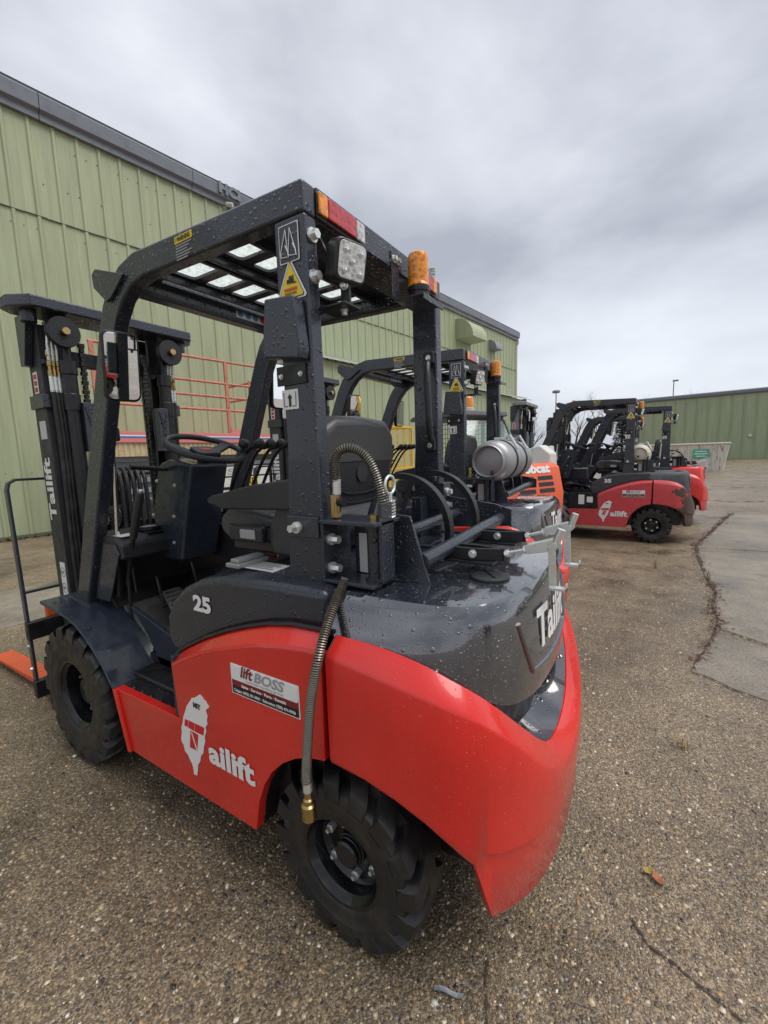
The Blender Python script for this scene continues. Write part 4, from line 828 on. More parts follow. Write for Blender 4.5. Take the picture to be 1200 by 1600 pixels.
def arc_channel(y, w=0.034, r=0.19, a0=118, a1=-22, c=(0.10, 1.148), k=24):
    """hoop of U section open inwards"""
    rows = []
    for i in range(k+1):
        a = R(a0+(a1-a0)*i/k); rows.append(a)
    prof = [(-w/2, r-0.014), (-w/2, r+0.006), (w/2, r+0.006), (w/2, r-0.014), (w/2-0.006, r-0.014), (w/2-0.006, r), (-w/2+0.006, r), (-w/2+0.006, r-0.014)]
    g = loft([[(c[0]-rr*math.cos(a), y+yy, c[1]+rr*math.sin(a)) for yy, rr in prof] for a in rows], closed=True)
    n = len(prof); m_ = len(rows)*n
    return g[0], g[1]+[tuple(range(n)), tuple(range(m_-1, m_-n-1, -1))]
def make_cradle(root, tank=False):
    P = lambda *a, **k: add(a[0], a[1], a[2], a[3] if len(a) > 3 else root, **k)
    # hinge bracket on the near guard post
    hb = P('hinge_bracket', merge(box(-0.045, 0.150, 0.300, 0.432, 1.218, 1.230), box(-0.030, 0.150, 0.295, 0.430, 1.046, 1.057), box(0.136, 0.148, 0.30, 0.43, 1.057, 1.218), box(0.148, 0.268, 0.430, 0.438, 1.175, 1.238)), 'charcoal_paint', bevel=0.003)
    [add('hinge_plate', g_, 'charcoal_paint', hb, bevel=0.003) for g_ in (box(0.02, 0.10, 0.318, 0.328, 1.057, 1.218), box(-0.045, -0.033, 0.335, 0.40, 1.06, 1.28))]
    add('hinge_tube', merge(cyl((-0.002, 0.365, 1.068), (-0.002, 0.365, 1.205), 0.026), cyl((-0.002, 0.365, 1.057), (-0.002, 0.365, 1.068), 0.033), cyl((-0.002, 0.365, 1.205), (-0.002, 0.365, 1.218), 0.033)), 'charcoal_paint', hb, smooth=35)
    add('hinge_pin', merge(cyl((-0.002, 0.365, 1.23), (-0.002, 0.365, 1.243), 0.018), cyl((-0.002, 0.365, 1.036), (-0.002, 0.365, 1.046), 0.014)), 'brass', hb, smooth=35)
    for p, d in (((0.225, 0.438, 1.205), UY), ((0.136, 0.40, 1.17), -UX), ((0.136, 0.40, 1.085), -UX)): bolt(hb, p, d, 0.012, 0.028)
    sticker(hb, 'label', (0.06, 0.3285, 1.12), LX, UZ, 0.045, 0.12, 'label_silver', 0.002)
    lp = add('latch_pin', merge(cyl((-0.035, 0.335, 1.23), (-0.035, 0.335, 1.30), 0.006, 8), tube([(-0.035+0.013*math.cos(t*0.8), 0.335+0.013*math.sin(t*0.8), 1.232+0.0011*t) for t in range(48)], 0.0028, 5)), 'zinc', hb, smooth=50)
    add('pull_ring', tube([(-0.035+0.0*1, 0.335+0.025*math.cos(t*math.pi/12), 1.325+0.025*math.sin(t*math.pi/12)) for t in range(24)], 0.0045, 8, closed=True), 'zinc', hb, smooth=60)
    # swing frame: end plates, two tubes, hoops
    sf = P('tank_cradle', merge(cyl((-0.105, 0.286, 1.100), (-0.118, -0.405, 1.130), 0.024, 18), cyl((0.075, 0.286, 1.130), (0.075, -0.405, 1.145), 0.022, 18)), 'charcoal_paint', smooth=40)
    add('end_plate', prism([(-0.02, 1.236), (-0.074, 1.232), (-0.135, 1.036), (0.06, 1.05), (0.06, 1.22)], 'y', 0.296, 0.286), 'charcoal_paint', sf, bevel=0.002)
    add('end_plate', prism([(0.12, 1.22), (-0.10, 1.19), (-0.165, 1.17), (-0.165, 1.10), (0.12, 1.08)], 'y', -0.405, -0.415), 'charcoal_paint', sf, bevel=0.002)
    for y in (0.045, -0.205):
        hp = add('hoop', arc_channel(y), 'black_satin', sf, smooth=35)
        add('hoop_strap', ribbon([(0.18, y+0.0, 1.318), (0.225, y+0.0, 1.21), (0.26, y, 1.10)], 0.036, 0.006, UX), 'charcoal_paint', sf, bevel=0.001)
    [add('support_bar', g_, 'charcoal_paint', sf, bevel=0.002) for g_ in (box(-0.10, 0.10, 0.03, 0.055, 1.082, 1.094), box(-0.10, 0.10, -0.22, -0.195, 1.09, 1.102), box(0.20, 0.245, -0.40, -0.30, 1.02, 1.22))]
    add('post_clamp', merge(box(0.12, 0.20, -0.445, -0.37, 1.16, 1.28), cyl((0.16, -0.36, 1.285), (0.16, -0.36, 1.31), 0.012)), 'charcoal_paint', sf, bevel=0.004)
    for z in (1.18, 1.24): bolt(sf, (0.12, -0.40, z), -UX, 0.012, 0.02)
    # over-centre clamps
    for y, zz in ((0.085, 1.098), (-0.160, 1.110)):
        ar = P('clamp_arm', merge(prism([(-0.11, y-0.03), (-0.195, y-0.034), (-0.285, y-0.004), (-0.285, y+0.008), (-0.195, y-0.02), (-0.11, y-0.016)], 'z', zz-0.022, zz+0.016), prism([(-0.11, y+0.03), (-0.195, y+0.034), (-0.285, y+0.004), (-0.285, y-0.008), (-0.195, y+0.02), (-0.11, y+0.016)], 'z', zz-0.022, zz+0.016), box(-0.26, -0.10, y-0.035, y+0.045, zz-0.03, zz-0.022)), 'black_satin', bevel=0.002)
        bolt(ar, (-0.195, y+0.034, zz), UY, 0.009, 0.012)
        rod = add('clamp_rod', merge(cyl((-0.28, y, zz), (-0.350, y, zz+0.020), 0.0055, 10), cyl((-0.285, y, zz+0.001), (-0.297, y, zz+0.004), 0.011, 6), cyl((-0.342, y, zz+0.018), (-0.356, y, zz+0.022), 0.012, 6)), 'zinc', ar, smooth=35)
        o = Vector((-0.350, y, zz+0.020)); d = Vector((-0.955, 0, 0.27)).normalized(); u = UY; n = d.cross(u)
        # body: channel with rounded far end
        ch = [(0, -0.016), (0.085, -0.018), (0.095, -0.010), (0.095, 0.010), (0.085, 0.018), (0, 0.016)]
        body = merge(*[plane_map(prism([(0.0, -0.015), (0.078, -0.017), (0.094, -0.008), (0.094, 0.008), (0.080, 0.016), (0.0, 0.012)], 'z', t-0.0015, t+0.0015), o, d, n.normalized()) for t in (-0.016, 0.016)]+[plane_map(box(0.004, 0.080, -0.013, -0.010, -0.016, 0.016), o, d, n.normalized())])
        cb = add('clamp_body', body, 'zinc', ar, bevel=0.0008)
        e_ = o+d*0.082
        add('clamp_roller', merge(cyl(e_+UY*0.028, e_-UY*0.028, 0.009, 14), cyl(e_+UZ*0.005-UX*0.004+UY*0.012, e_+UZ*0.046-UX*0.018+UY*0.012, 0.011, 14)), 'zinc', ar, smooth=35)
        h0 = e_+Vector((0.006, 0.018, -0.004))
        add('clamp_handle', merge(ribbon([h0, h0+Vector((-0.002, 0, -0.05)), h0+Vector((-0.004, 0, -0.118))], 0.006, 0.020, UX), box(h0.x-0.042, h0.x+0.004, h0.y-0.013, h0.y+0.013, h0.z-0.124, h0.z-0.116), box(h0.x-0.042, h0.x-0.039, h0.y-0.013, h0.y+0.013, h0.z-0.124, h0.z-0.104)), 'zinc', ar, bevel=0.001)
    # fuel hose in its spring guard
    def coil(path, r, wire, pitch):
        P_ = [Vector(p) for p in path]; L_ = [0]
        for i in range(1, len(P_)): L_.append(L_[-1]+(P_[i]-P_[i-1]).length)
        n = int(L_[-1]/pitch*10); V = []
        t = (P_[1]-P_[0]).normalized(); nv = t.orthogonal().normalized(); j = 0
        for i in range(n+1):
            s = L_[-1]*i/n
            while j < len(P_)-2 and L_[j+1] < s: j += 1
            f = (s-L_[j])/(L_[j+1]-L_[j]); p = P_[j].lerp(P_[j+1], f); t = (P_[j+1]-P_[j]).normalized(); nv = (nv-t*nv.dot(t)).normalized(); b_ = t.cross(nv)
            a = 2*math.pi*i/10; V.append(p+(nv*math.cos(a)+b_*math.sin(a))*r)
        return tube(V, wire, 4)
    HY = 0.392
    up = catmull([aty(526, 752, HY), aty(523, 728, HY), aty(527, 710, HY-0.005), aty(543, 700, HY-0.015), aty(564, 706, HY-0.03), aty(582, 730, HY-0.04), aty(594, 765, HY-0.045), aty(598, 792, HY-0.05), aty(592, 812, HY-0.055)], 8)
    h1 = P('gas_hose', tube(up, 0.0105, 10), 'black_satin', smooth=60)
    add('spring_guard', coil(up, 0.0122, 0.0022, 0.0068), 'hose_steel', h1, smooth=80)
    add('ferrule', tube([aty(526, 772, HY), aty(526, 750, HY)], 0.0125, 14), 'zinc', h1, smooth=40)
    add('union', merge(tube([aty(526, 784, HY), aty(526, 772, HY)], 0.010, 6), tube([aty(526, 800, HY), aty(526, 784, HY)], 0.013, 6)), 'brass', h1, smooth=30)
    a = aty(526, 815, HY); vb = P('shut_off_valve', merge(box(a.x-0.011, a.x+0.011, HY-0.012, HY+0.012, 1.232, 1.300)), 'brass', bevel=0.003)
    add('valve_knob', cyl((a.x-0.011, HY, 1.278), (a.x-0.034, HY+0.005, 1.278), 0.012), 'black_satin', vb, smooth=35)
    lowp = [aty(540, 905, 0.415), aty(530, 928, 0.455), aty(513, 972, 0.520), aty(497, 1030, 0.575), aty(485, 1100, 0.588), aty(481, 1160, 0.592), aty(479, 1205, 0.592), aty(480, 1225, 0.592)]
    low = catmull(lowp, 8)
    h2 = P('gas_hose', tube(low, 0.0100, 10), 'black_satin', smooth=60)
    add('spring_guard', coil(low, 0.0117, 0.0022, 0.0062), 'hose_steel', h2, smooth=80)
    e1 = aty(480, 1222, 0.592); dn = -UZ
    add('ferrule', lathe([(0.0125, 0.0), (0.0125, -0.026), (0.010, -0.028)], 16, 'z', e1), 'zinc', h2, smooth=35)
    add('union', lathe([(0.010, -0.028), (0.010, -0.046)], 6, 'z', e1), 'brass', h2, smooth=25)
    add('coupling', lathe([(0.010, -0.046), (0.014, -0.050), (0.014, -0.062), (0.020, -0.066), (0.0205, -0.106), (0.018, -0.110), (0.010, -0.110), (0.010, -0.10), (0, -0.10)], 20, 'z', e1), 'brass', h2, smooth=30)

def make_tank(name, m, loc, label, L_=0.80, r=0.155, group=None):
    """gas cylinder lying across the truck (along Y)"""
    root = empty(name, loc); tag(root, label, 'gas tank', group)
    prof = [(0.0, -L_/2+0.03), (0.06, -L_/2+0.032)]
    for i in range(7): a = R(15*i+0); prof.append((0.07+(r-0.07)*math.sin(a), -L_/2+0.035+0.075*(1-math.cos(a))))
    full = prof+[(q[0], -q[1]) for q in reversed(prof)]
    add('shell', lathe(full, 40), m, root, smooth=40)
    for s in (1, -1): add('foot_ring', lathe([(0.112, s*(L_/2-0.065)), (0.116, s*(L_/2-0.01)), (0.110, s*(L_/2)), (0.104, s*(L_/2-0.01)), (0.100, s*(L_/2-0.05))], 36, caps=False), m, root, smooth=35)
    add('valve', merge(cyl((0, -L_/2+0.03, 0), (0, -L_/2-0.05, 0), 0.02), cyl((0, -L_/2-0.03, 0), (-0.05, -L_/2-0.03, 0), 0.012)), 'brass', root, smooth=35)
    for y in (0.16, -0.10):
        sb_ = add('strap', lathe([(r+0.002, y-0.016), (r+0.006, y-0.014), (r+0.006, y+0.014), (r+0.002, y+0.016)], 40, caps=False), 'black_satin', root, smooth=30)
        add('strap_latch', merge(tube([(-0.06, y, r+0.012), (-0.09, y, r+0.035), (-0.15, y, r*0.55)], 0.010, 8), box(-0.05, 0.02, y-0.018, y+0.018, r+0.004, r+0.022)), 'zinc', sb_, smooth=40)
    for y in (0.03, -0.2): add('weld_band', lathe([(r+0.001, y-0.012), (r+0.003, y), (r+0.001, y+0.012)], 40, caps=False), m, root, smooth=60)
    return root

# ================================================================== setting
GX, GY = 10.2979, math.tan(0.13053)
DA = Vector((-GY, -1, 0)).normalized(); NW = Vector((DA.y, -DA.x, 0))         # along the wall (away), outwards from the wall
if NW.x > 0: NW = -NW
RZ = math.atan2(DA.y, DA.x)
def atwall(u, v, off_=0.0):
    d = ray(u, v); n = Vector((1, -GY, 0)); c = GX-off_*math.sqrt(1+GY*GY); t = (c-n.dot(CAM))/n.dot(d); return CAM+d*t
def along(p): return (Vector(p)-Vector((GX, 0, 0))).dot(DA)
ground = add('ground', ([(-900, -900, 0), (900, -900, 0), (900, 900, 0), (-900, 900, 0)], [(0, 1, 2, 3)]), 'aggregate_concrete', fix=False)
tag(ground, kind='structure')

def rib_panel(w, h, ribs, rib_h=0.028, z0=0.0):
    xs = []
    for i in range(ribs):
        c = w*(i+0.5)/ribs; xs += [(c-0.045, 0), (c-0.022, -rib_h), (c+0.022, -rib_h), (c+0.045, 0)]
        mid = c+w/ribs/2
        if i < ribs-1: xs += [(mid-0.03, 0), (mid, -0.006), (mid+0.03, 0)]
    pts = [(0.001, 0.0)]+xs+[(w-0.001, 0.0)]
    V = [(x, y, z0) for x, y in pts]+[(x, y, z0+h) for x, y in pts]; n = len(pts)
    return V, [(i, i+1, n+i+1, n+i) for i in range(n-1)]
def panel_wall(root, a0, a1, pw, rows, ribs, m, rib_h=0.028, y=0.0):
    """one object per sheet, sharing one mesh per row"""
    n = int(round((a1-a0)/pw)); w = (a1-a0)/n
    for z0, z1 in rows:
        first = None
        for i in range(n):
            if first is None: first = o = add('wall_panel', rib_panel(w, z1-z0, ribs, rib_h), m, root, fix=False)
            else: o = first.copy(); COL.objects.link(o)
            o.location = (a0+i*w, y-(0.004 if z0 == 0 else 0.0), z0)
B1 = empty('metal_building', (GX, 0, 0), RZ); tag(B1, 'tall green ribbed metal building behind the parked machines', 'building')
EAVE, SEAM, A0, A1 = 8.16, 6.376, -9.0, 26.4
panel_wall(B1, A0, A1, 0.81, ((0.0, SEAM), (SEAM-0.03, EAVE+0.1)), 2, 'green_siding')
add('shell', merge(box(A0, A1-0.02, 0.05, 24, 0, EAVE+0.05)), 'green_siding', B1)
# lap seam between the two courses of sheets: uneven dark edge
sm = []
x = A0
while x < A1:
    w = random.uniform(0.25, 0.5); sm.append(box(x, min(A1, x+w), -0.036, -0.004, SEAM-0.026+random.uniform(-0.006, 0.006), SEAM-0.018+random.uniform(-0.004, 0.006))); x += w
add('lap_seam', merge(*sm), 'seam_dark', B1)
add('roof', prism([(-0.18, 8.62), (12, 9.6), (24, 8.62), (24, 8.5), (-0.10, 8.5)], 'x', A0-0.1, A1+0.1), 'grey_flashing', B1)
gut = [(-0.02, 8.14), (-0.09, 8.14), (-0.09, 8.26), (-0.17, 8.30), (-0.19, 8.56), (-0.08, 8.68), (0.15, 8.70), (0.15, 8.2), (-0.02, 8.2)]
x = A0-0.15
while x < A1:
    w = min(3.05, A1+0.15-x); add('gutter', prism(gut, 'x', x+0.004, x+w-0.004), 'grey_flashing', B1, bevel=0.008); x += w
hp = atwall(358, 291, 0.2)
add('maker_plate', plane_map(text('HCI', 0.34, 0.02, 0.62, 0.05, align='CENTER'), (along(hp), -0.20, 8.36), UX, UZ), 'grey_flashing', B1)
add('corner_trim', merge(box(A1-0.06, A1+0.03, -0.05, 0.12, 0, EAVE)), 'white_trim', B1)
add('base_trim', box(A0, A1, -0.045, -0.005, 0.0, 0.07), 'seam_dark', B1)
# screws along the sheets
scr_ = []
for z in (1.3, 2.9, 4.5, 6.1, 7.0, 7.8):
    for i in range(int((A1-A0)/0.2025)):
        if random.random() < 0.55: a = A0+i*0.2025+0.06; scr_.append(box(a-0.009, a+0.009, -0.010, 0.0, z-0.009, z+0.009))
add('screw', merge(*scr_), 'seam_dark', B1)['kind'] = 'stuff'
# wall vents, security camera, pipes
v1 = atwall(724, 533); av = along(v1)
vh = [(0.0, v1.z-0.05), (-0.95, v1.z-0.05)]+[(-0.95*math.cos(R(t)), v1.z-0.05+0.95*math.sin(R(t))) for t in range(10, 91, 10)]+[(0.0, v1.z+0.9)]
o = add('vent_hood', prism(vh, 'x', av-0.75, av+0.75), 'green_siding', B1, smooth=30)
v2 = atwall(768, 548); av = along(v2)
vh = [(0.0, v2.z), (-0.5, v2.z)]+[(-0.5*math.cos(R(t)), v2.z+0.5*math.sin(R(t))) for t in range(15, 91, 15)]
add('vent_hood', prism(vh, 'x', av-0.42, av+0.42), 'steel_grey', B1, smooth=30)
c1 = atwall(350, 322); av = along(c1)
sc = add('security_camera', merge(lathe([(0.07, 0), (0.07, -0.03), (0.03, -0.05), (0.03, -0.12)], 16, 'y', (av, 0, c1.z)), cyl((av, -0.12, c1.z), (av+0.10, -0.26, c1.z-0.03), 0.055)), 'white_trim', B1, smooth=35)
f1 = atwall(675, 440, -1.5); 
fl = add('flue_pipe', merge(cyl((along(f1), 1.5, 8.4), (along(f1), 1.5, 10.55), 0.11, 16), *[lathe([(0.17, z), (0.19, z+0.04), (0.17, z+0.06)], 16, 'z', (along(f1), 1.5, 0)) for z in (10.35, 10.48, 10.6)]), 'zinc', B1, smooth=35)
d1 = A1+0.02
add('downpipe', tube([(d1, -0.10, 8.2), (d1, -0.12, 8.0), (d1, -0.02, 7.8), (d1, -0.02, 0.1)], 0.05, 10), 'white_trim', B1, smooth=40)
# lower lean-to along the same wall
LO = 1.0
B2 = empty('lean_to', tuple(Vector((GX, 0, 0))+NW*LO), RZ); tag(B2, 'low green metal lean-to with pale roof edge built against the tall metal building', 'building')
la = along(atwall(480, 545, LO)); lb_ = along(atwall(823, 628, LO)); LZ = 4.40
panel_wall(B2, la, lb_, 0.81, ((0.0, LZ),), 2, 'green_siding')
add('wall', merge(box(la, la+0.04, 0.02, LO-0.06, 0, LZ+0.1), box(lb_-0.04, lb_, 0.02, LO-0.06, 0, LZ+0.1)), 'green_siding', B2)
add('roof', prism([(-0.22, LZ), (-0.22, LZ+0.05), (LO-0.04, LZ+0.42), (LO-0.04, LZ+0.36)], 'x', la-0.1, lb_+0.2), 'white_trim', B2)
n_ = int((lb_-la)/0.405)
for i in range(n_): add('roof_rib', prism([(-0.235, LZ+0.05), (-0.235, LZ+0.085), (LO-0.05, LZ+0.455), (LO-0.05, LZ+0.42)], 'x', la+i*0.405, la+i*0.405+0.05), 'white_trim', B2) if i == 0 else None
rib0 = [c for c in B2.children if c.name.startswith('roof_rib')][0]
for i in range(1, n_):
    c = rib0.copy(); COL.objects.link(c); c.location = (i*0.405, 0, 0)

# far building closing the yard
B3 = empty('metal_shed', (-9.4, -52.2, 0), math.atan2(NW.y, NW.x)); tag(B3, 'long low green ribbed metal shed beyond the white waste bin', 'building')
B3E = (lambda d: ((Vector((-9.4, -52.2, 0))-CAM).dot(NW.cross(UZ))/d.dot(NW.cross(UZ))*d+CAM-Vector((-9.4, -52.2, 0))).dot(-NW))(ray(982, 680))
panel_wall(B3, -B3E, 32.0, 0.92, ((0.0, 5.3), (5.28, 6.3)), 1, 'far_green_siding', 0.11)
add('shell', box(-B3E+0.05, 32, 0.06, 14, 0, 6.35), 'far_green_siding', B3)
x = -B3E-0.1
while x < 32: add('gutter', prism([(0.0, 6.20), (-0.15, 6.20), (-0.24, 6.30), (-0.24, 6.54), (-0.1, 6.62), (0.2, 6.64)], 'x', x+0.006, min(32.1, x+6)-0.006), 'grey_flashing', B3); x += 6
add('roof', prism([(0.0, 6.52), (7, 6.9), (14, 6.52), (14, 6.4), (0, 6.4)], 'x', -B3E-0.05, 32.1), 'grey_flashing', B3)
add('vent_cap', lathe([(0.16, 0), (0.16, -0.14), (0.10, -0.2), (0, -0.2)], 12, 'y', (-1.2, -0.0, 2.2)), 'white_trim', B3)

# ================================================================== the row of trucks
fk, guard = make_forklift(); make_mast(fk); make_cradle(fk)
tag(fk, 'clean red and charcoal forklift marked 25 with an empty gas tank cradle', 'forklift', 'forklifts parked in the row')
def number_swap(root, s, w=0.098):
    for ec in [c for c in root.children if c.name.startswith('engine_cover')]:
        print_(ec, text(s, 0.075, 0.0035, w), (0.692, 0.4935, 0.893), LX, UZ, 'white_print', 'model_number')
SK = ('model_number',)
f2 = copy_tree(fk, None, SK + ('dealer_sticker', 'gas_hose', 'clamp_arm')); f2.location = (0.35, -1.99, 0)
tag(f2, 'clean red forklift marked 30 carrying a silver gas tank beside the one marked 25', 'forklift'); number_swap(f2, '30')
make_tank('gas_tank', 'aluminium', (0.35-0.015, -1.99+0.02, 1.345), 'silver gas tank strapped on the forklift marked 30', 0.78, 0.148)
OLD = {'red_paint': 'worn_red_paint', 'charcoal_paint': 'worn_charcoal', 'wet_charcoal': 'worn_charcoal', 'fork_orange': 'black_satin'}
f3 = copy_tree(fk, None, SK + ('gas_hose', 'clamp_arm', 'hoop', 'hoop_strap', 'cable_cover'), OLD); f3.location = (-0.70, -6.50, 0)
tag(f3, 'scraped and dirty red forklift marked 35 with brown bare metal at its tail', 'forklift'); number_swap(f3, '35')
for c_ in f3.children:
    if c_.name.split('.')[0] in ('mast_rail', 'mast_head', 'mast_tie', 'stop_bracket', 'lift_eye'):
        c_.material_slots[0].link = 'OBJECT'; c_.material_slots[0].material = MATS['steel_grey']
for c_ in f3.children:
    if c_.name.split('.')[0] in ('overhead_guard', 'tail_lamp', 'work_lamp', 'beacon', 'beacon_bracket', 'wing_mirror', 'grab_handle', 'hinge_bracket', 'tank_cradle', 'shut_off_valve'): c_.location.x += 0.17
tp_ = add('battery_panel', box(0.775, 1.19, 0.50, 0.548, 0.489, 0.735), 'black_satin', f3, bevel=0.004)
for k_ in (0.88, 1.0): sticker(tp_, 'panel_label', (k_, 0.5482, 0.63), LX, UZ, 0.085, 0.15 if k_ > 0.9 else 0.09, 'white_print')
make_tank('gas_tank', 'cream_paint', (-0.70+0.25, -6.50-0.0, 1.30), 'cream gas tank on the scraped forklift marked 35', 0.78)
f4 = copy_tree(fk, None, SK + ('gas_hose', 'beacon', 'beacon_bracket', 'badge', 'dealer_sticker'), {'wet_charcoal': 'red_paint', 'fork_orange': 'black_satin'}); f4.location = (-1.02, -8.45, 0)
tag(f4, 'red forklift with a red tail hood and empty tank hoops behind the scraped one', 'forklift')
f5 = copy_tree(fk, None, SK + ('gas_hose', 'badge', 'dealer_sticker', 'clamp_arm'), {'fork_orange': 'black_satin'}); f5.location = (-0.45, -10.6, 0)
tag(f5, 'forklift mostly hidden between two others, its dark guard showing above the red tail hood', 'forklift')
for f in (f2, f3, f4, f5): f['group'] = 'forklifts parked in the row'

# ================================================================== other machines
def grill_text(root, s, size, w, o, ux, uy, m, **k): return print_(root, text(s, size, **k, width=w), o, ux, uy, m)
def make_skid_steer(loc, rz):
    r = empty('skid_steer', loc, rz); P = lambda *a, **k: add(a[0], a[1], a[2], a[3] if len(a) > 3 else r, **k)
    for s in (1, -1):
        for x in (0.35, 1.45):
            w = P('wheel', lathe([(0.20, -0.10), (0.20, 0.08), (0.17, 0.06), (0.06, 0.02), (0, 0.02)] if s > 0 else [(0.20, 0.10), (0.20, -0.08), (0.17, -0.06), (0.06, -0.02), (0, -0.02)], 24, 'y', (x, s*0.72, 0.38), caps=False), 'dirty_white', smooth=30)
            add('tyre', shift(tyre_geo(0.38, 0.25, 0.20, 16, 0.03, 1.0), (x, s*0.72, 0.38)), 'rubber', w, smooth=32)
        P('body_side', prism([(0.05, 0.42), (1.75, 0.30), (1.80, 0.62), (1.2, 0.95), (0.55, 1.12), (0.10, 1.12)], 'y', s*0.52, s*0.60), 'dirty_white', bevel=0.02)
        P('upright', prism([(0.10, 1.05), (0.62, 1.05), (0.58, 1.46), (0.30, 1.52), (0.12, 1.40)], 'y', s*0.50, s*0.68), 'dirty_white', bevel=0.03)
        P('lift_arm', ribbon([(0.25, s*0.74, 1.42), (1.05, s*0.74, 1.32), (1.85, s*0.74, 0.95), (2.25, s*0.74, 0.45), (2.35, s*0.74, 0.28)], 0.10, 0.17, UZ), 'dirty_white', bevel=0.015)
        P('arm_cylinder', merge(cyl((0.5, s*0.70, 0.8), (1.1, s*0.73, 1.2), 0.035), cyl((1.1, s*0.73, 1.2), (1.5, s*0.74, 1.1), 0.02)), 'chrome', smooth=35)
        # cab side frame with wire screen
        cs = P('cab_frame', merge(prism([(1.80, 0.85), (1.90, 0.85), (2.02, 1.98), (1.90, 1.98)], 'y', s*0.42, s*0.46), prism([(0.92, 1.12), (1.02, 1.05), (1.06, 1.98), (0.96, 1.98)], 'y', s*0.42, s*0.46), box(0.96, 2.0, min(s*0.42, s*0.46), max(s*0.42, s*0.46), 1.90, 2.0), box(1.38, 1.44, min(s*0.42, s*0.46), max(s*0.42, s*0.46), 0.95, 1.95)), 'cab_grey', bevel=0.004)
        for i in range(13): add('screen_bar', box(1.03, 1.95, min(s*0.436, s*0.442), max(s*0.436, s*0.442), 1.05+0.068*i, 1.058+0.068*i), 'cab_grey', cs)
        for i in range(14): add('screen_bar', box(1.05+0.065*i, 1.058+0.065*i, min(s*0.430, s*0.436), max(s*0.430, s*0.436), 1.0, 1.92), 'cab_grey', cs)
    P('cab_roof', prism([(0.90, 1.98), (2.18, 1.98), (2.20, 2.02), (2.10, 2.06), (0.92, 2.06)], 'y', -0.50, 0.50), 'cab_grey', bevel=0.02)
    P('cab_floor', box(0.9, 1.95, -0.46, 0.46, 0.45, 0.75), 'cab_grey', bevel=0.01)
    P('seat', merge(box(1.05, 1.45, -0.24, 0.24, 0.75, 1.0), box(1.02, 1.12, -0.22, 0.22, 1.0, 1.5)), 'seat_vinyl', bevel=0.03)
    P('engine_cover', prism([(0.08, 1.08), (0.92, 1.10), (0.92, 1.30), (0.58, 1.24), (0.10, 1.16)], 'y', -0.50, 0.50), 'dirty_white', bevel=0.02)
    P('back_window', prism([(0.60, 1.30), (0.95, 1.92), (0.965, 1.91), (0.62, 1.29)], 'y', -0.44, 0.44), 'window_glass')
    P('window_rail', merge(prism([(0.58, 1.27), (0.93, 1.93), (0.97, 1.92), (0.62, 1.26)], 'y', 0.44, 0.48)), 'cab_grey', bevel=0.004)
    P('window_rail', merge(prism([(0.58, 1.27), (0.93, 1.93), (0.97, 1.92), (0.62, 1.26)], 'y', -0.48, -0.44)), 'cab_grey', bevel=0.004)
    tg_ = P('tailgate', prism([(0.09, 0.40), (-0.10, 0.42), (-0.125, 0.86), (-0.04, 1.22), (0.05, 1.27), (0.09, 1.27)], 'y', -0.52, 0.52), 'skid_orange', bevel=0.02, seg=3)
    d = Vector((0.085, 0, 0.34)).normalized()
    for row in range(3):
        for col in range(2):
            y0 = 0.36-0.38*col
            add('grill_slot', plane_map(prism(rrect(0.30, 0.055, 0.01), 'z', -0.002, 0.004), Vector((-0.1275, y0-0.16, 0.86))+d*(0.05+0.085*row), -UY, d), 'black_print', tg_)
    grill_text(tg_, 'bobcat', 0.16, 0.62, Vector((-0.0595, 0.32, 1.15)), -UY, d, 'white_print', bold=0.008)
    P('bumper', box(-0.14, 0.05, -0.56, 0.56, 0.30, 0.40), 'black_satin', bevel=0.02)
    bc = P('beacon', lathe([(0.10, 0), (0.105, 0.05), (0.095, 0.055)], 20, 'z', (1.15, 0.12, 2.06)), 'dirty_white', smooth=30)
    add('dome', lathe([(0.093, 0.05), (0.095, 0.10), (0.088, 0.20), (0.075, 0.215), (0, 0.22)], 20, 'z', (1.15, 0.12, 2.06)), 'amber_lens', bc, smooth=30)
    P('bucket', prism([(2.25, 0.05), (2.95, 0.02), (2.95, 0.05), (2.45, 0.10), (2.30, 0.50), (2.22, 0.50)], 'y', -0.85, 0.85), 'steel_grey', bevel=0.01)
    P('exhaust', tube([(0.45, -0.2, 1.2), (0.45, -0.2, 1.40), (0.38, -0.2, 1.44)], 0.035, 10), 'black_satin', smooth=40)
    return r
ss = make_skid_steer((0.70, -4.42, 0), R(-27)); ss.scale = (0.96, 0.96, 0.98)
tag(ss, 'white skid steer loader with orange tailgate, grey screened cab and orange roof beacon', 'skid steer')

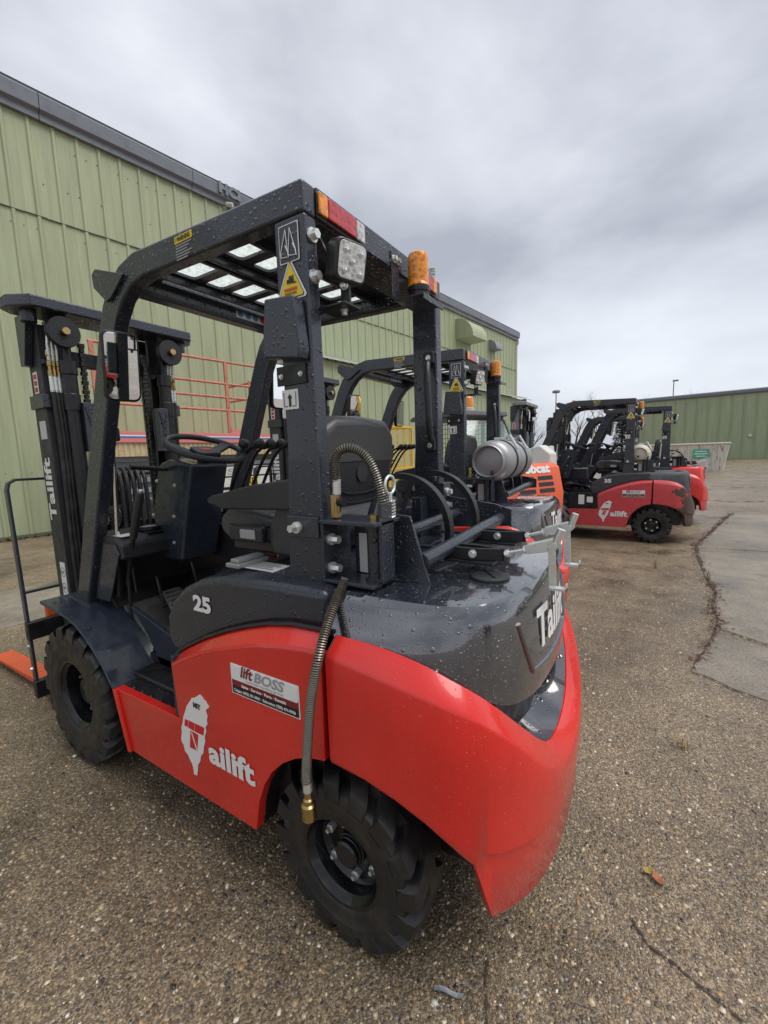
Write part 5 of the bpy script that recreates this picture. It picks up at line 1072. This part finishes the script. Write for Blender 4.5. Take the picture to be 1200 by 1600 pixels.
def make_scissor_lift():
    off_ = 1.55
    r = empty('scissor_lift', tuple(Vector((GX, 0, 0))+NW*off_), RZ); P = lambda *a, **k: add(a[0], a[1], a[2], a[3] if len(a) > 3 else r, **k)
    p = lambda u, v: (along(atwall(u, v, off_)), atwall(u, v, off_).z)
    a0, a1 = p(150, 660)[0], p(520, 700)[0]; zd = 1.86
    P('deck', box(a0, a1, -0.02, 1.35, zd-0.02, zd+0.06), 'faded_pink', bevel=0.01)
    fa = P('fascia', box(a0, a1, -0.06, -0.021, zd-0.02, zd+0.20), 'faded_pink', bevel=0.004)
    add('stripe', box(a0, a1, -0.064, -0.0605, zd+0.07, zd+0.105), 'blue_print', fa); add('stripe', box(a0, a1, -0.064, -0.0605, zd+0.105, zd+0.125), 'white_print', fa)
    cp = P('corrugated_panel', shift(rib_panel(a1-a0, 0.28, 60, 0.02, zd-0.30), (a0, 0, 0)), 'tan_panel', fix=False)
    ap, zt = p(350, 566); 
    for k, a in enumerate((a0+0.05, (a0+ap)/2-0.3, ap, ap+1.35, a1-0.6)): P('post', box(a-0.04, a+0.04, -0.055, 0.0, zd+0.06, zt if k < 3 else zt-0.35), 'faded_red', bevel=0.006)
    P('post', box(ap+0.62, ap+0.66, 0.0, 0.04, zd+0.06, zt-0.35), 'faded_red', bevel=0.006)
    P('post', box(ap+0.80, ap+0.85, 0.0, 0.04, zd+0.06, zt-0.35), 'faded_red', bevel=0.006)
    for z, e in ((zt, ap+1.3), (p(280, 592)[1], ap+0.75), (p(280, 615)[1], ap+0.75), (p(280, 637)[1], ap+0.75)):
        P('rail', tube([(a0, -0.03, z), (e, -0.03, z)], 0.028, 8), 'faded_red', smooth=50)
    for z in (zt-0.36, zt-0.75): P('rail', tube([(ap+0.82, -0.02, z), (ap+0.82, 1.3, z+0.02)], 0.028, 8), 'faded_red', smooth=50)
    P('kick_plate', box(ap+0.05, ap+0.82, -0.03, 0.0, zd+0.06, zd+0.30), 'faded_pink', bevel=0.004)
    # folded scissor stack and its plates
    for i in range(5):
        z = 0.62+0.22*i
        P('scissor_arm', ribbon([(a0+0.2, 0.15, z), (a1-0.2, 0.15, z+0.13)], 0.06, 0.10, UZ), 'steel_grey', bevel=0.004)
        P('scissor_arm', ribbon([(a0+0.2, 0.25, z+0.13), (a1-0.2, 0.25, z)], 0.06, 0.10, UZ), 'steel_grey', bevel=0.004)
    sk_ = p(372, 736); cl = p(382, 752)
    for (a, z), s, mm in ((sk_, 'SKY', 'grey_print'), (cl, 'CLEAR', 'black_print')):
        pl = P('sign_plate', box(a-0.85, a+1.5, 0.02, 0.04, z-0.11, z+0.11), 'dirty_white', bevel=0.003)
        if s == 'CLEAR': add('sign_field', box(a-0.33, a+0.40, 0.012, 0.02, z-0.10, z+0.10), 'yellow_print', pl)
        print_(pl, text(s, 0.22 if s == 'CLEAR' else 0.20, 0.006, 0.62 if s == 'CLEAR' else 0.8, align='LEFT'), (a-0.28, 0.0115 if s == 'CLEAR' else 0.0195, z-0.075), UX, UZ, mm)
    for dz in (-0.28, -0.54): P('sign_plate', box(cl[0]-0.85, cl[0]+1.5, 0.02, 0.04, cl[1]+dz-0.09, cl[1]+dz+0.09), 'dirty_white', bevel=0.003)
    P('base', box(a0+0.1, a1-0.1, 0.05, 1.3, 0.28, 0.58), 'steel_grey', bevel=0.02)
    for a in (a0+0.7, a1-0.7):
        for y in (0.12, 1.2):
            w = P('wheel', lathe([(0.20, -0.12), (0.33, -0.11), (0.35, -0.06), (0.35, 0.06), (0.33, 0.11), (0.20, 0.12), (0.18, 0.05), (0, 0.05)], 24, 'y', (a, y, 0.35)), 'rubber', smooth=30)
    return r
tag(make_scissor_lift(), 'rusty faded red scissor lift with guard rails standing along the green wall', 'scissor lift')

def make_cage():
    off_ = 3.6; p = lambda u, v: (along(atwall(u, v, off_)), atwall(u, v, off_).z)
    (x0, z1), (x1, _) = p(566, 664), p(643, 664); z0 = 0.12; D = 1.0
    r = empty('mesh_cage', tuple(Vector((GX, 0, 0))+NW*off_), RZ); P = lambda *a, **k: add(a[0], a[1], a[2], a[3] if len(a) > 3 else r, **k)
    t = 0.05
    zm = p(605, 733)[1]
    for a in (x0, x1): 
        for y in (0, D): P('post', box(a-t/2, a+t/2, y-t/2, y+t/2, z0, z1), 'cage_yellow', bevel=0.004)
    P('post', box((x0+x1)/2-t/2-0.05, (x0+x1)/2+t/2-0.05, -t/2, t/2, z0, z1), 'cage_yellow', bevel=0.004)
    for z in (z0, zm, z1):
        for y in (0, D): P('rail', box(x0+t/2, x1-t/2, y-t/2, y+t/2, z-t/2, z+t/2), 'cage_yellow', bevel=0.004)
        for a in (x0, x1): P('rail', box(a-t/2, a+t/2, t/2, D-t/2, z-t/2, z+t/2), 'cage_yellow', bevel=0.004)
    # expanded metal: crossing diagonal strands
    def mesh(w, h, pitch, mapf):
        g = []
        n = int((w+h*0.55)/pitch)+1
        for i in range(-int(h*0.55/pitch)-1, n):
            for sgn in (1, -1):
                # line x = c + sgn*0.55*z clipped to the panel
                c = i*pitch+(0 if sgn > 0 else h*0.55)
                zs = sorted(((0-c)/(sgn*0.55), (w-c)/(sgn*0.55))); za_, zb_ = max(0, zs[0]), min(h, zs[1])
                if zb_-za_ > 0.03: g.append(ribbon([mapf(c+sgn*0.55*za_, za_), mapf(c+sgn*0.55*zb_, zb_)], 0.009, 0.006, (0.3, 1, 0.2)))
        return merge(*g)
    P('mesh_panel', mesh(x1-x0, z1-z0, 0.095, lambda a, z: (x0+a, 0.0, z0+z)), 'cage_yellow')
    P('mesh_panel', mesh(x1-x0, z1-z0, 0.19, lambda a, z: (x0+a, D, z0+z)), 'cage_yellow')
    sg = p(580, 680); sp = P('danger_sign', box(sg[0]-0.26, sg[0]+0.22, -0.045, -0.035, sg[1]-0.30, sg[1]+0.22), 'white_print', bevel=0.003)
    add('sign_band', box(sg[0]-0.24, sg[0]+0.20, -0.050, -0.0455, sg[1]+0.04, sg[1]+0.19), 'red_print', sp)
    print_(sp, text('DANGER', 0.10, 0.004, 0.38, align='CENTER'), (sg[0]-0.02, -0.050, sg[1]+0.08), UX, UZ, 'white_print')
    for i in range(3): print_(sp, box(-0.17, 0.17-0.05*i, 0, 0.035, 0, 0.001), (sg[0]-0.02, -0.0455, sg[1]-0.05-0.075*i), UX, UZ, 'black_print', 'print_line')
    return r
tag(make_cage(), 'yellow expanded metal mesh cage with a red danger sign', 'cage')

f6 = copy_tree(fk, None, SK+('gas_hose',)); f6.location = (-13.5, 0.2, 0); f6.rotation_euler = (0, 0, R(75)); f6['group'] = 'forklifts parked in the row'
tag(f6, 'red forklift across the yard, seen only in the wing mirror of the forklift marked 25', 'forklift')
ly = copy_tree(ss, None, ('lettering', 'screen_bar'), {'dirty_white': 'cage_yellow', 'skid_orange': 'cage_yellow'}); ly.location = (-9.5, -8.6, 0); ly.rotation_euler = (0, 0, R(20))
tag(ly, 'yellow skid steer loader across the yard, seen only in a wing mirror', 'skid steer')
# waste bin
def make_bin(loc, rz):
    r = empty('waste_bin', loc, rz); P = lambda *a, **k: add(a[0], a[1], a[2], a[3] if len(a) > 3 else r, **k)
    L_, D, H_ = 4.4, 1.7, 1.5
    sh = loft([[(0.22, 0, 0), (L_-0.22, 0, 0), (L_-0.22, D, 0), (0.22, D, 0)], [(0, 0, H_), (L_, 0, H_), (L_, D, H_), (0, D, H_)], [(0.05, 0.05, H_), (L_-0.05, 0.05, H_), (L_-0.05, D-0.05, H_), (0.05, D-0.05, H_)], [(0.26, 0.05, 0.05), (L_-0.26, 0.05, 0.05), (L_-0.26, D-0.05, 0.05), (0.26, D-0.05, 0.05)]], closed=True)
    P('shell', (sh[0], sh[1]+[(0, 1, 2, 3), (12, 13, 14, 15)]), 'rusty_white')
    P('rim', tube([(-0.02, -0.02, H_), (L_+0.02, -0.02, H_), (L_+0.02, D+0.02, H_), (-0.02, D+0.02, H_)], 0.05, 8, closed=True), 'cream_paint', smooth=40)
    for x in (0.9, 1.8, 2.65, 3.75): P('rib', box(x-0.04, x+0.04, -0.05, -0.001, 0.1, H_-0.06), 'rusty_white', bevel=0.005)
    sg = P('bin_sign', box(2.85, 3.55, -0.062, -0.052, 0.72, 1.22), 'sign_green', bevel=0.003)
    for i, w in enumerate((0.5, 0.6, 0.4)): print_(sg, box(-w/2, w/2, 0, 0.05, 0, 0.001), (3.2, -0.0625, 1.08-0.13*i), UX, UZ, 'white_print', 'print_line')
    P('hook', box(-0.08, 0.02, 0.2, 0.4, 0.7, 0.95), 'steel_grey', bevel=0.01)
    return r
tag(make_bin((0.45, -27.98, 0), math.atan2(NW.y, NW.x)), 'rusty white waste bin with a green sign in front of the far shed', 'waste bin')

# lamp poles
def make_pole(p, h, two, label):
    r = empty('lamp_pole', p); 
    add('pole', tube([(0, 0, 0), (0, 0, h)], [0.10, 0.06], 12), 'steel_grey', r, smooth=40)
    add('lamp_head', merge(box(-0.55, 0.15, -0.18, 0.18, h, h+0.2)) if not two else lathe([(0.45, 0), (0.5, 0.12), (0.45, 0.3), (0.1, 0.35), (0, 0.35)], 16, 'z', (0, 0, h)), 'steel_grey', r, bevel=0.02)
    tag(r, label, 'lamp pole', 'yard lamp poles')
def dirpt(u, v, dist):
    d = ray(u, v); h = math.hypot(d.x, d.y); return CAM+d*(dist/h)
q = dirpt(869, 614, 62); make_pole((q.x, q.y, 0), q.z, True, 'lamp pole with a round head near the bare trees')
q = dirpt(1053, 596, 76); make_pole((q.x, q.y, 0), q.z, False, 'lamp pole with a box head showing above the far shed roof')

# leafless trees: tapered limbs down to twigs
def bare_tree(p, h, seed, label):
    rnd = random.Random(seed); r = empty('bare_tree', p); limbs, twigs = [], []
    def grow(a, d, l, rad, lev):
        n = 3; pts = [a]; dd = d.copy()
        for i in range(n):
            dd = (dd+Vector((rnd.uniform(-1, 1), rnd.uniform(-1, 1), rnd.uniform(-0.2, 0.5)))*0.16).normalized(); pts.append(pts[-1]+dd*l/n)
        rr = [rad*(1-0.42*i/n) for i in range(n+1)]
        (limbs if lev < 2 else twigs).append(tube(pts, rr, 6 if lev < 2 else 3, caps=False))
        if lev >= 5: return
        for k in range(3 if lev < 4 else 4):
            t = rnd.choice((1, 2, 3, 3)); b_ = pts[t]; nd = (dd+Vector((rnd.uniform(-1, 1), rnd.uniform(-1, 1), rnd.uniform(-0.1, 0.8)))*0.75).normalized()
            grow(b_, nd, l*rnd.uniform(0.58, 0.80), rr[t]*0.68, lev+1)
    grow(Vector((0, 0, 0)), Vector((0, 0, 1)), h*0.34, h*0.020, 0)
    add('trunk', merge(*limbs), 'bark', r, smooth=60); add('crown', merge(*twigs), 'bark', r, fix=False)
    tag(r, label, 'tree', 'bare trees beyond the yard')
for i, (u, dist, hh, lab) in enumerate(((832, 70, 9.0, 'small leafless tree just past the corner of the lean-to'), (898, 78, 11.5, 'leafless tree behind the round headed lamp pole'), (936, 74, 12.5, 'leafless tree seen through the guard of the scraped forklift'), (985, 95, 13.5, 'leafless tree beside the dark spruce'), (1090, 110, 13.5, 'leafless tree whose top shows above the far shed roof'))):
    q = dirpt(u, 690, dist); bare_tree((q.x, q.y, 0), hh, 11+i, lab)
def spruce(p, h):
    rnd = random.Random(3); r = empty('spruce_tree', p); V, F = [], []
    for i in range(2600):
        t = rnd.random()**0.8; z = h*(0.06+0.94*t); rad = (1-t)*h*0.21+0.1; a = rnd.uniform(0, 6.283); k = rad*rnd.random()**0.4
        c = Vector((k*math.cos(a), k*math.sin(a), z-k*0.35)); d = Vector((math.cos(a), math.sin(a), -0.3))*0.45; s_ = Vector((-math.sin(a), math.cos(a), rnd.uniform(-0.3, 0.3)))*0.14
        b_ = len(V); V += [tuple(c-s_), tuple(c+s_), tuple(c+d)]; F.append((b_, b_+1, b_+2))
    add('crown', (V, F), 'spruce', r, fix=False); add('trunk', tube([(0, 0, 0), (0, 0, h*0.95)], [h*0.02, 0.02], 8), 'bark', r, smooth=50)
    tag(r, 'dark evergreen spruce beyond the yard', 'tree')
q = dirpt(972, 690, 74); spruce((q.x, q.y, 0), 8.0)

# ================================================================== ground: concrete slabs, cracks, weeds, loose things
def gp(u, v, z=0.0): return atz(u, v, z)
def sheet(name, pts, z, m, label=None, thick=0.004):
    o = add(name, prism([(p[0], p[1]) for p in pts], 'z', z-thick, z), m); return o
def jag(pts, amp, n=6, seed=1):
    rnd = random.Random(seed); o = []
    for a, b_ in zip(pts[:-1], pts[1:]):
        a, b_ = Vector(a[:2]), Vector(b_[:2]); d = (b_-a); nn = Vector((-d.y, d.x)).normalized()
        for i in range(n): o.append(a+d*i/n+nn*rnd.uniform(-amp, amp)*(1 if i else 0.3))
    o.append(Vector(pts[-1][:2])); return o
SL = []
cA = [gp(1142, 803), gp(1118, 826), gp(1088, 855)]; cB = [gp(1091, 862), gp(1104, 895), gp(1120, 925), gp(1119, 950), gp(1129, 984)]; cC = [gp(1122, 992), gp(1098, 1026), gp(1082, 1050)]
sA = jag(cA, 0.03, 9, 1)+[Vector((-7.5, -6.2)), Vector((-8.4, -9.4))]
sB = jag(cB, 0.022, 9, 2)+[Vector(gp(1198, 1006)[:2]), Vector((-6.2, -3.4)), Vector((-7.4, -6.1)), Vector(gp(1200, 867)[:2])]
sC = jag(cC, 0.018, 9, 3)+[Vector(gp(1108, 1058)[:2]), Vector(gp(1140, 1074)[:2]), Vector(gp(1200, 1096)[:2]), Vector((-5.6, -2.6)), Vector((-6.2, -3.36)), Vector(gp(1198, 1013)[:2])]
for pts in (sA, sB, sC):
    tag(sheet('concrete_slab', pts, 0.003, 'slab_concrete'), kind='structure'); SL.append(pts)
ap = [Vector((GX, 0, 0))+DA*a+NW*o_ for a, o_ in ((-6, 4.6), (14, 4.6), (14, 6.1), (-6, 6.1))]
tag(sheet('apron_slab', [p[:2] for p in ap], 0.004, 'slab_concrete'), kind='structure'); SL.append([Vector(p[:2]) for p in ap])
def crack(pts, w0, w1, seed, lift=0.0075):
    rnd = random.Random(seed); P_ = jag(pts, 0.25*(w0+w1), 9, seed); V, F = [], []
    for i, p in enumerate(P_):
        a, b_ = P_[max(0, i-1)], P_[min(len(P_)-1, i+1)]; d = (b_-a).normalized(); n = Vector((-d.y, d.x)); w = (w0+(w1-w0)*i/len(P_))*rnd.choice((0.08, 0.2, 0.5, 0.8, 1.0, 1.4))*(0.15 if i in (0, len(P_)-1) else 1)
        V += [(p.x+n.x*w, p.y+n.y*w, lift), (p.x-n.x*w*rnd.uniform(0.5, 1), p.y-n.y*w, lift)]
    for i in range(len(P_)-1): F.append((2*i, 2*i+1, 2*i+3, 2*i+2))
    tag(add('crack', (V, F), 'soil', fix=False), kind='structure'); return P_
CR = []
CR.append(crack([gp(1086, 853), gp(1092, 875), gp(1104, 905), gp(1119, 925), gp(1112, 948), gp(1122, 968), gp(1116, 990), gp(1092, 1030), gp(1078, 1050)], 0.026, 0.003, 5))
CR.append(crack([gp(1142, 803), gp(1120, 822), gp(1088, 852)], 0.035, 0.03, 6))
crack([gp(1086, 853), gp(1050, 846), gp(1030, 850)], 0.03, 0.01, 7)
crack([gp(985, 1435), gp(1012, 1478), gp(1052, 1506), gp(1110, 1556), gp(1160, 1596), gp(1200, 1640)], 0.004, 0.0025, 8, 0.004)
crack([gp(762, 1495), gp(758, 1540), gp(762, 1600), gp(756, 1650)], 0.0035, 0.003, 9, 0.004)
crack([gp(1135, 988), gp(1165, 998), gp(1200, 1010)], 0.008, 0.006, 10)
crack([gp(1080, 1051), gp(1108, 1060), gp(1140, 1076), gp(1200, 1098)], 0.006, 0.005, 11)
crack([gp(1100, 781), gp(1150, 785), gp(1200, 783)], 0.03, 0.03, 12); crack([gp(1110, 760), gp(1160, 762), gp(1200, 760)], 0.03, 0.03, 13)
# leaf litter and crumbs caught in the crack
rnd = random.Random(4); V, F = [], []
for P_ in CR:
    for i in range(420):
        p = P_[rnd.randrange(len(P_)-6 if P_ is CR[0] else len(P_))]; c = Vector((p.x+rnd.gauss(0, 0.035), p.y+rnd.gauss(0, 0.035), 0.009+rnd.random()*0.02)); s_ = rnd.uniform(0.006, 0.026)
        a = rnd.uniform(0, 6.28); u = Vector((math.cos(a), math.sin(a), rnd.uniform(-0.5, 0.5)))*s_; w = Vector((-math.sin(a), math.cos(a), rnd.uniform(-0.4, 0.4)))*s_*0.4
        b_ = len(V); V += [tuple(c-u), tuple(c+w), tuple(c+u), tuple(c-w)]; F.append((b_, b_+1, b_+2, b_+3))
tag(add('leaf_litter', (V, F), 'weed_brown', fix=False), 'dark rotting leaf litter caught in the wide ground crack', 'leaf litter', kind='stuff')
V, F = [], []
for i in range(1500):
    a = rnd.uniform(-5, 12); c = Vector((GX, 0, 0))+DA*a+NW*(0.06+abs(rnd.gauss(0, 0.10))); c.z = 0.01+rnd.random()*0.03; s_ = rnd.uniform(0.015, 0.05); t = rnd.uniform(0, 6.28)
    u = Vector((math.cos(t), math.sin(t), rnd.uniform(-0.4, 0.6)))*s_; w = Vector((-math.sin(t), math.cos(t), rnd.uniform(-0.3, 0.3)))*s_*0.6
    b_ = len(V); V += [tuple(c-u), tuple(c+w), tuple(c+u), tuple(c-w)]; F.append((b_, b_+1, b_+2, b_+3))
tag(add('leaf_drift', (V, F), 'weed_brown', fix=False), 'dead leaves blown against the foot of the green wall', 'leaf litter', kind='stuff')
def tuft(p, n, h, m, label, seed, spread=0.5):
    rnd = random.Random(seed); V, F = [], []
    for i in range(n):
        a = rnd.uniform(0, 6.28); l = h*rnd.uniform(0.4, 1.0); k = rnd.uniform(0.1, spread); w = 0.0018+0.003*h; s_ = Vector((-math.sin(a), math.cos(a), 0))*w; b0 = Vector((rnd.gauss(0, 0.012), rnd.gauss(0, 0.012), 0))
        pts = [b0+Vector((math.cos(a), math.sin(a), 0))*k*l*t*t+Vector((0, 0, l*t*(1-0.35*k*t))) for t in (0, 0.35, 0.7, 1)]
        b_ = len(V)
        for j, q_ in enumerate(pts): V += [tuple(q_-s_*(1-j/3.4)), tuple(q_+s_*(1-j/3.4))]
        for j in range(3): F.append((b_+2*j, b_+2*j+1, b_+2*j+3, b_+2*j+2))
    o = add('grass_tuft', (V, F), m, fix=False); o.location = (p.x, p.y, 0.002); tag(o, label, 'grass', 'weeds in the yard')
tuft(gp(1024, 888), 14, 0.30, 'dry_grass', 'dry straw coloured grass tuft near the tyre of the scraped forklift', 1, 0.9)
tuft(gp(1064, 1168), 26, 0.075, 'dry_grass', 'flattened dry grass tuft on the pebbly ground below the slabs', 2, 1.6)
tuft(gp(1116, 950), 7, 0.08, 'weed_green', 'small green weed sprouting from the wide crack', 3, 1.6)
tuft(gp(1108, 905), 9, 0.18, 'weed_brown', 'dark dead weed standing in the wide crack', 4, 0.6)
tuft(gp(330, 1232), 10, 0.03, 'dry_grass', 'tiny dry grass blades under the red side panel', 5, 0.8)
def leaf(p, s_, m, rz):
    V = []; n = 10
    ol = [(math.cos(t*6.2832/n)*(1+0.28*(t % 2)), math.sin(t*6.2832/n)*0.62*(1+0.3*(t % 2))) for t in range(n)]
    return [(p.x+s_*(x*math.cos(rz)-y*math.sin(rz)), p.y+s_*(x*math.sin(rz)+y*math.cos(rz)), 0.012+s_*0.35*(x*x*0.7-y*0.3)) for x, y in ol]+[(p.x, p.y, 0.010)], [(i, (i+1) % n, n) for i in range(n)]
lf = empty('fallen_leaf', gp(1020, 1372)); 
for pp, sz, mm, rz in (((1013, 1365), 0.016, 'leaf_olive', 0.6), ((1028, 1378), 0.020, 'leaf_brown', 2.2)):
    o = add('leaf_blade', shift(leaf(gp(*pp), sz, mm, rz), -gp(1020, 1372)), mm, lf, fix=False)
tag(lf, 'curled brown and olive fallen leaf lying on the pebbly ground', 'leaf')
q1, q2 = gp(678, 1548), gp(724, 1560); d = (q2-q1).normalized(); n = Vector((-d.y, d.x, 0))
st = add('plastic_strip', loft([[tuple(q1+d*((q2-q1).length*t)+n*w+Vector((0, 0, 0.006+0.006*math.sin(6*t)+abs(w)*0.5))) for w in (-0.006, -0.002, 0.003, 0.006)] for t in (0, 0.2, 0.4, 0.6, 0.8, 1.0)]), 'steel_grey')
tag(st, 'torn silvery strip of plastic lying flat on the pebbly ground', 'litter')

# exposed pebbles near the viewer, half sunk in the concrete
rs = np.random.RandomState(5)
rr, aa = [], []
while len(rr) < 46000:
    r_ = rs.uniform(0.25, 6.0, 200000); k = np.where(r_ < 1.6, 1.0, (1.6/r_)**1.5)*r_/6.0
    keep = rs.uniform(0, 1, len(r_)) < k; rr += list(r_[keep])
rr = np.array(rr[:46000]); aa = AZ+rs.uniform(-R(66), R(62), len(rr))
px = CAM.x+rr*np.cos(aa); py = CAM.y+rr*np.sin(aa)
def inside(x, y, poly):
    c = np.zeros(len(x), bool); n = len(poly)
    for i in range(n):
        x1, y1 = poly[i][0], poly[i][1]; x2, y2 = poly[i-1][0], poly[i-1][1]
        with np.errstate(divide='ignore', invalid='ignore'):
            c ^= ((y1 > y) != (y2 > y)) & (x < (x2-x1)*(y-y1)/(y2-y1)+x1)
    return c
bad = np.zeros(len(px), bool)
for pl in SL: bad |= inside(px, py, pl)
px, py = px[~bad], py[~bad]; n = len(px)
ra = np.exp(rs.normal(math.log(0.0049), 0.38, n)).clip(0.002, 0.0125); rb = ra*rs.uniform(0.55, 0.95, n); hh = ra*rs.uniform(0.22, 0.5, n); th = rs.uniform(0, 6.283, n)
ring = np.arange(6)*math.pi/3
u = np.concatenate([np.cos(ring), 0.72*np.cos(ring+0.3), [0.0]]); v = np.concatenate([np.sin(ring), 0.72*np.sin(ring+0.3), [0.0]]); w = np.concatenate([np.full(6, -0.25), np.full(6, 0.70), [1.0]])
jit = rs.uniform(0.82, 1.12, (n, 13))
lx = u[None]*ra[:, None]*jit; ly_ = v[None]*rb[:, None]*jit
X = px[:, None]+lx*np.cos(th)[:, None]-ly_*np.sin(th)[:, None]; Y = py[:, None]+lx*np.sin(th)[:, None]+ly_*np.cos(th)[:, None]; Z = w[None]*hh[:, None]
co = np.stack([X, Y, Z], -1).reshape(-1, 3).astype(np.float32)
fq = [[i, (i+1) % 6, 6+(i+1) % 6] for i in range(6)]+[[i, 6+(i+1) % 6, 6+i] for i in range(6)]+[[6+i, 6+(i+1) % 6, 12] for i in range(6)]
fa = (np.array(fq)[None]+np.arange(n)[:, None, None]*13).reshape(-1)
me = bpy.data.meshes.new('pebbles'); me.vertices.add(n*13); me.vertices.foreach_set('co', co.ravel())
nf = n*18; me.loops.add(nf*3); me.loops.foreach_set('vertex_index', fa.astype(np.int32)); me.polygons.add(nf); me.polygons.foreach_set('loop_start', np.arange(nf, dtype=np.int32)*3)
me.polygons.foreach_set('use_smooth', np.ones(nf, bool)); me.update(calc_edges=True)
pal = np.array([(0.20, 0.145, 0.085), (0.31, 0.225, 0.13), (0.15, 0.112, 0.075), (0.43, 0.335, 0.21), (0.12, 0.108, 0.095), (0.045, 0.042, 0.042), (0.35, 0.21, 0.095), (0.55, 0.47, 0.34), (0.66, 0.61, 0.51), (0.23, 0.195, 0.155)])
pr = np.array([0.19, 0.17, 0.14, 0.12, 0.10, 0.07, 0.06, 0.05, 0.02, 0.08]); pi_ = rs.choice(len(pal), n, p=pr/pr.sum()); tone = pal[pi_]*rs.uniform(0.75, 1.2, (n, 1))
ca = me.color_attributes.new('tone', 'FLOAT_COLOR', 'POINT'); ca.data.foreach_set('color', np.repeat(np.concatenate([tone, np.ones((n, 1))], 1), 13, axis=0).astype(np.float32).ravel())
po = bpy.data.objects.new('pebbles', me); COL.objects.link(po); setm(po, 'pebble')
tag(po, 'tan and grey pebbles showing through the worn concrete ground', 'pebbles', kind='stuff')
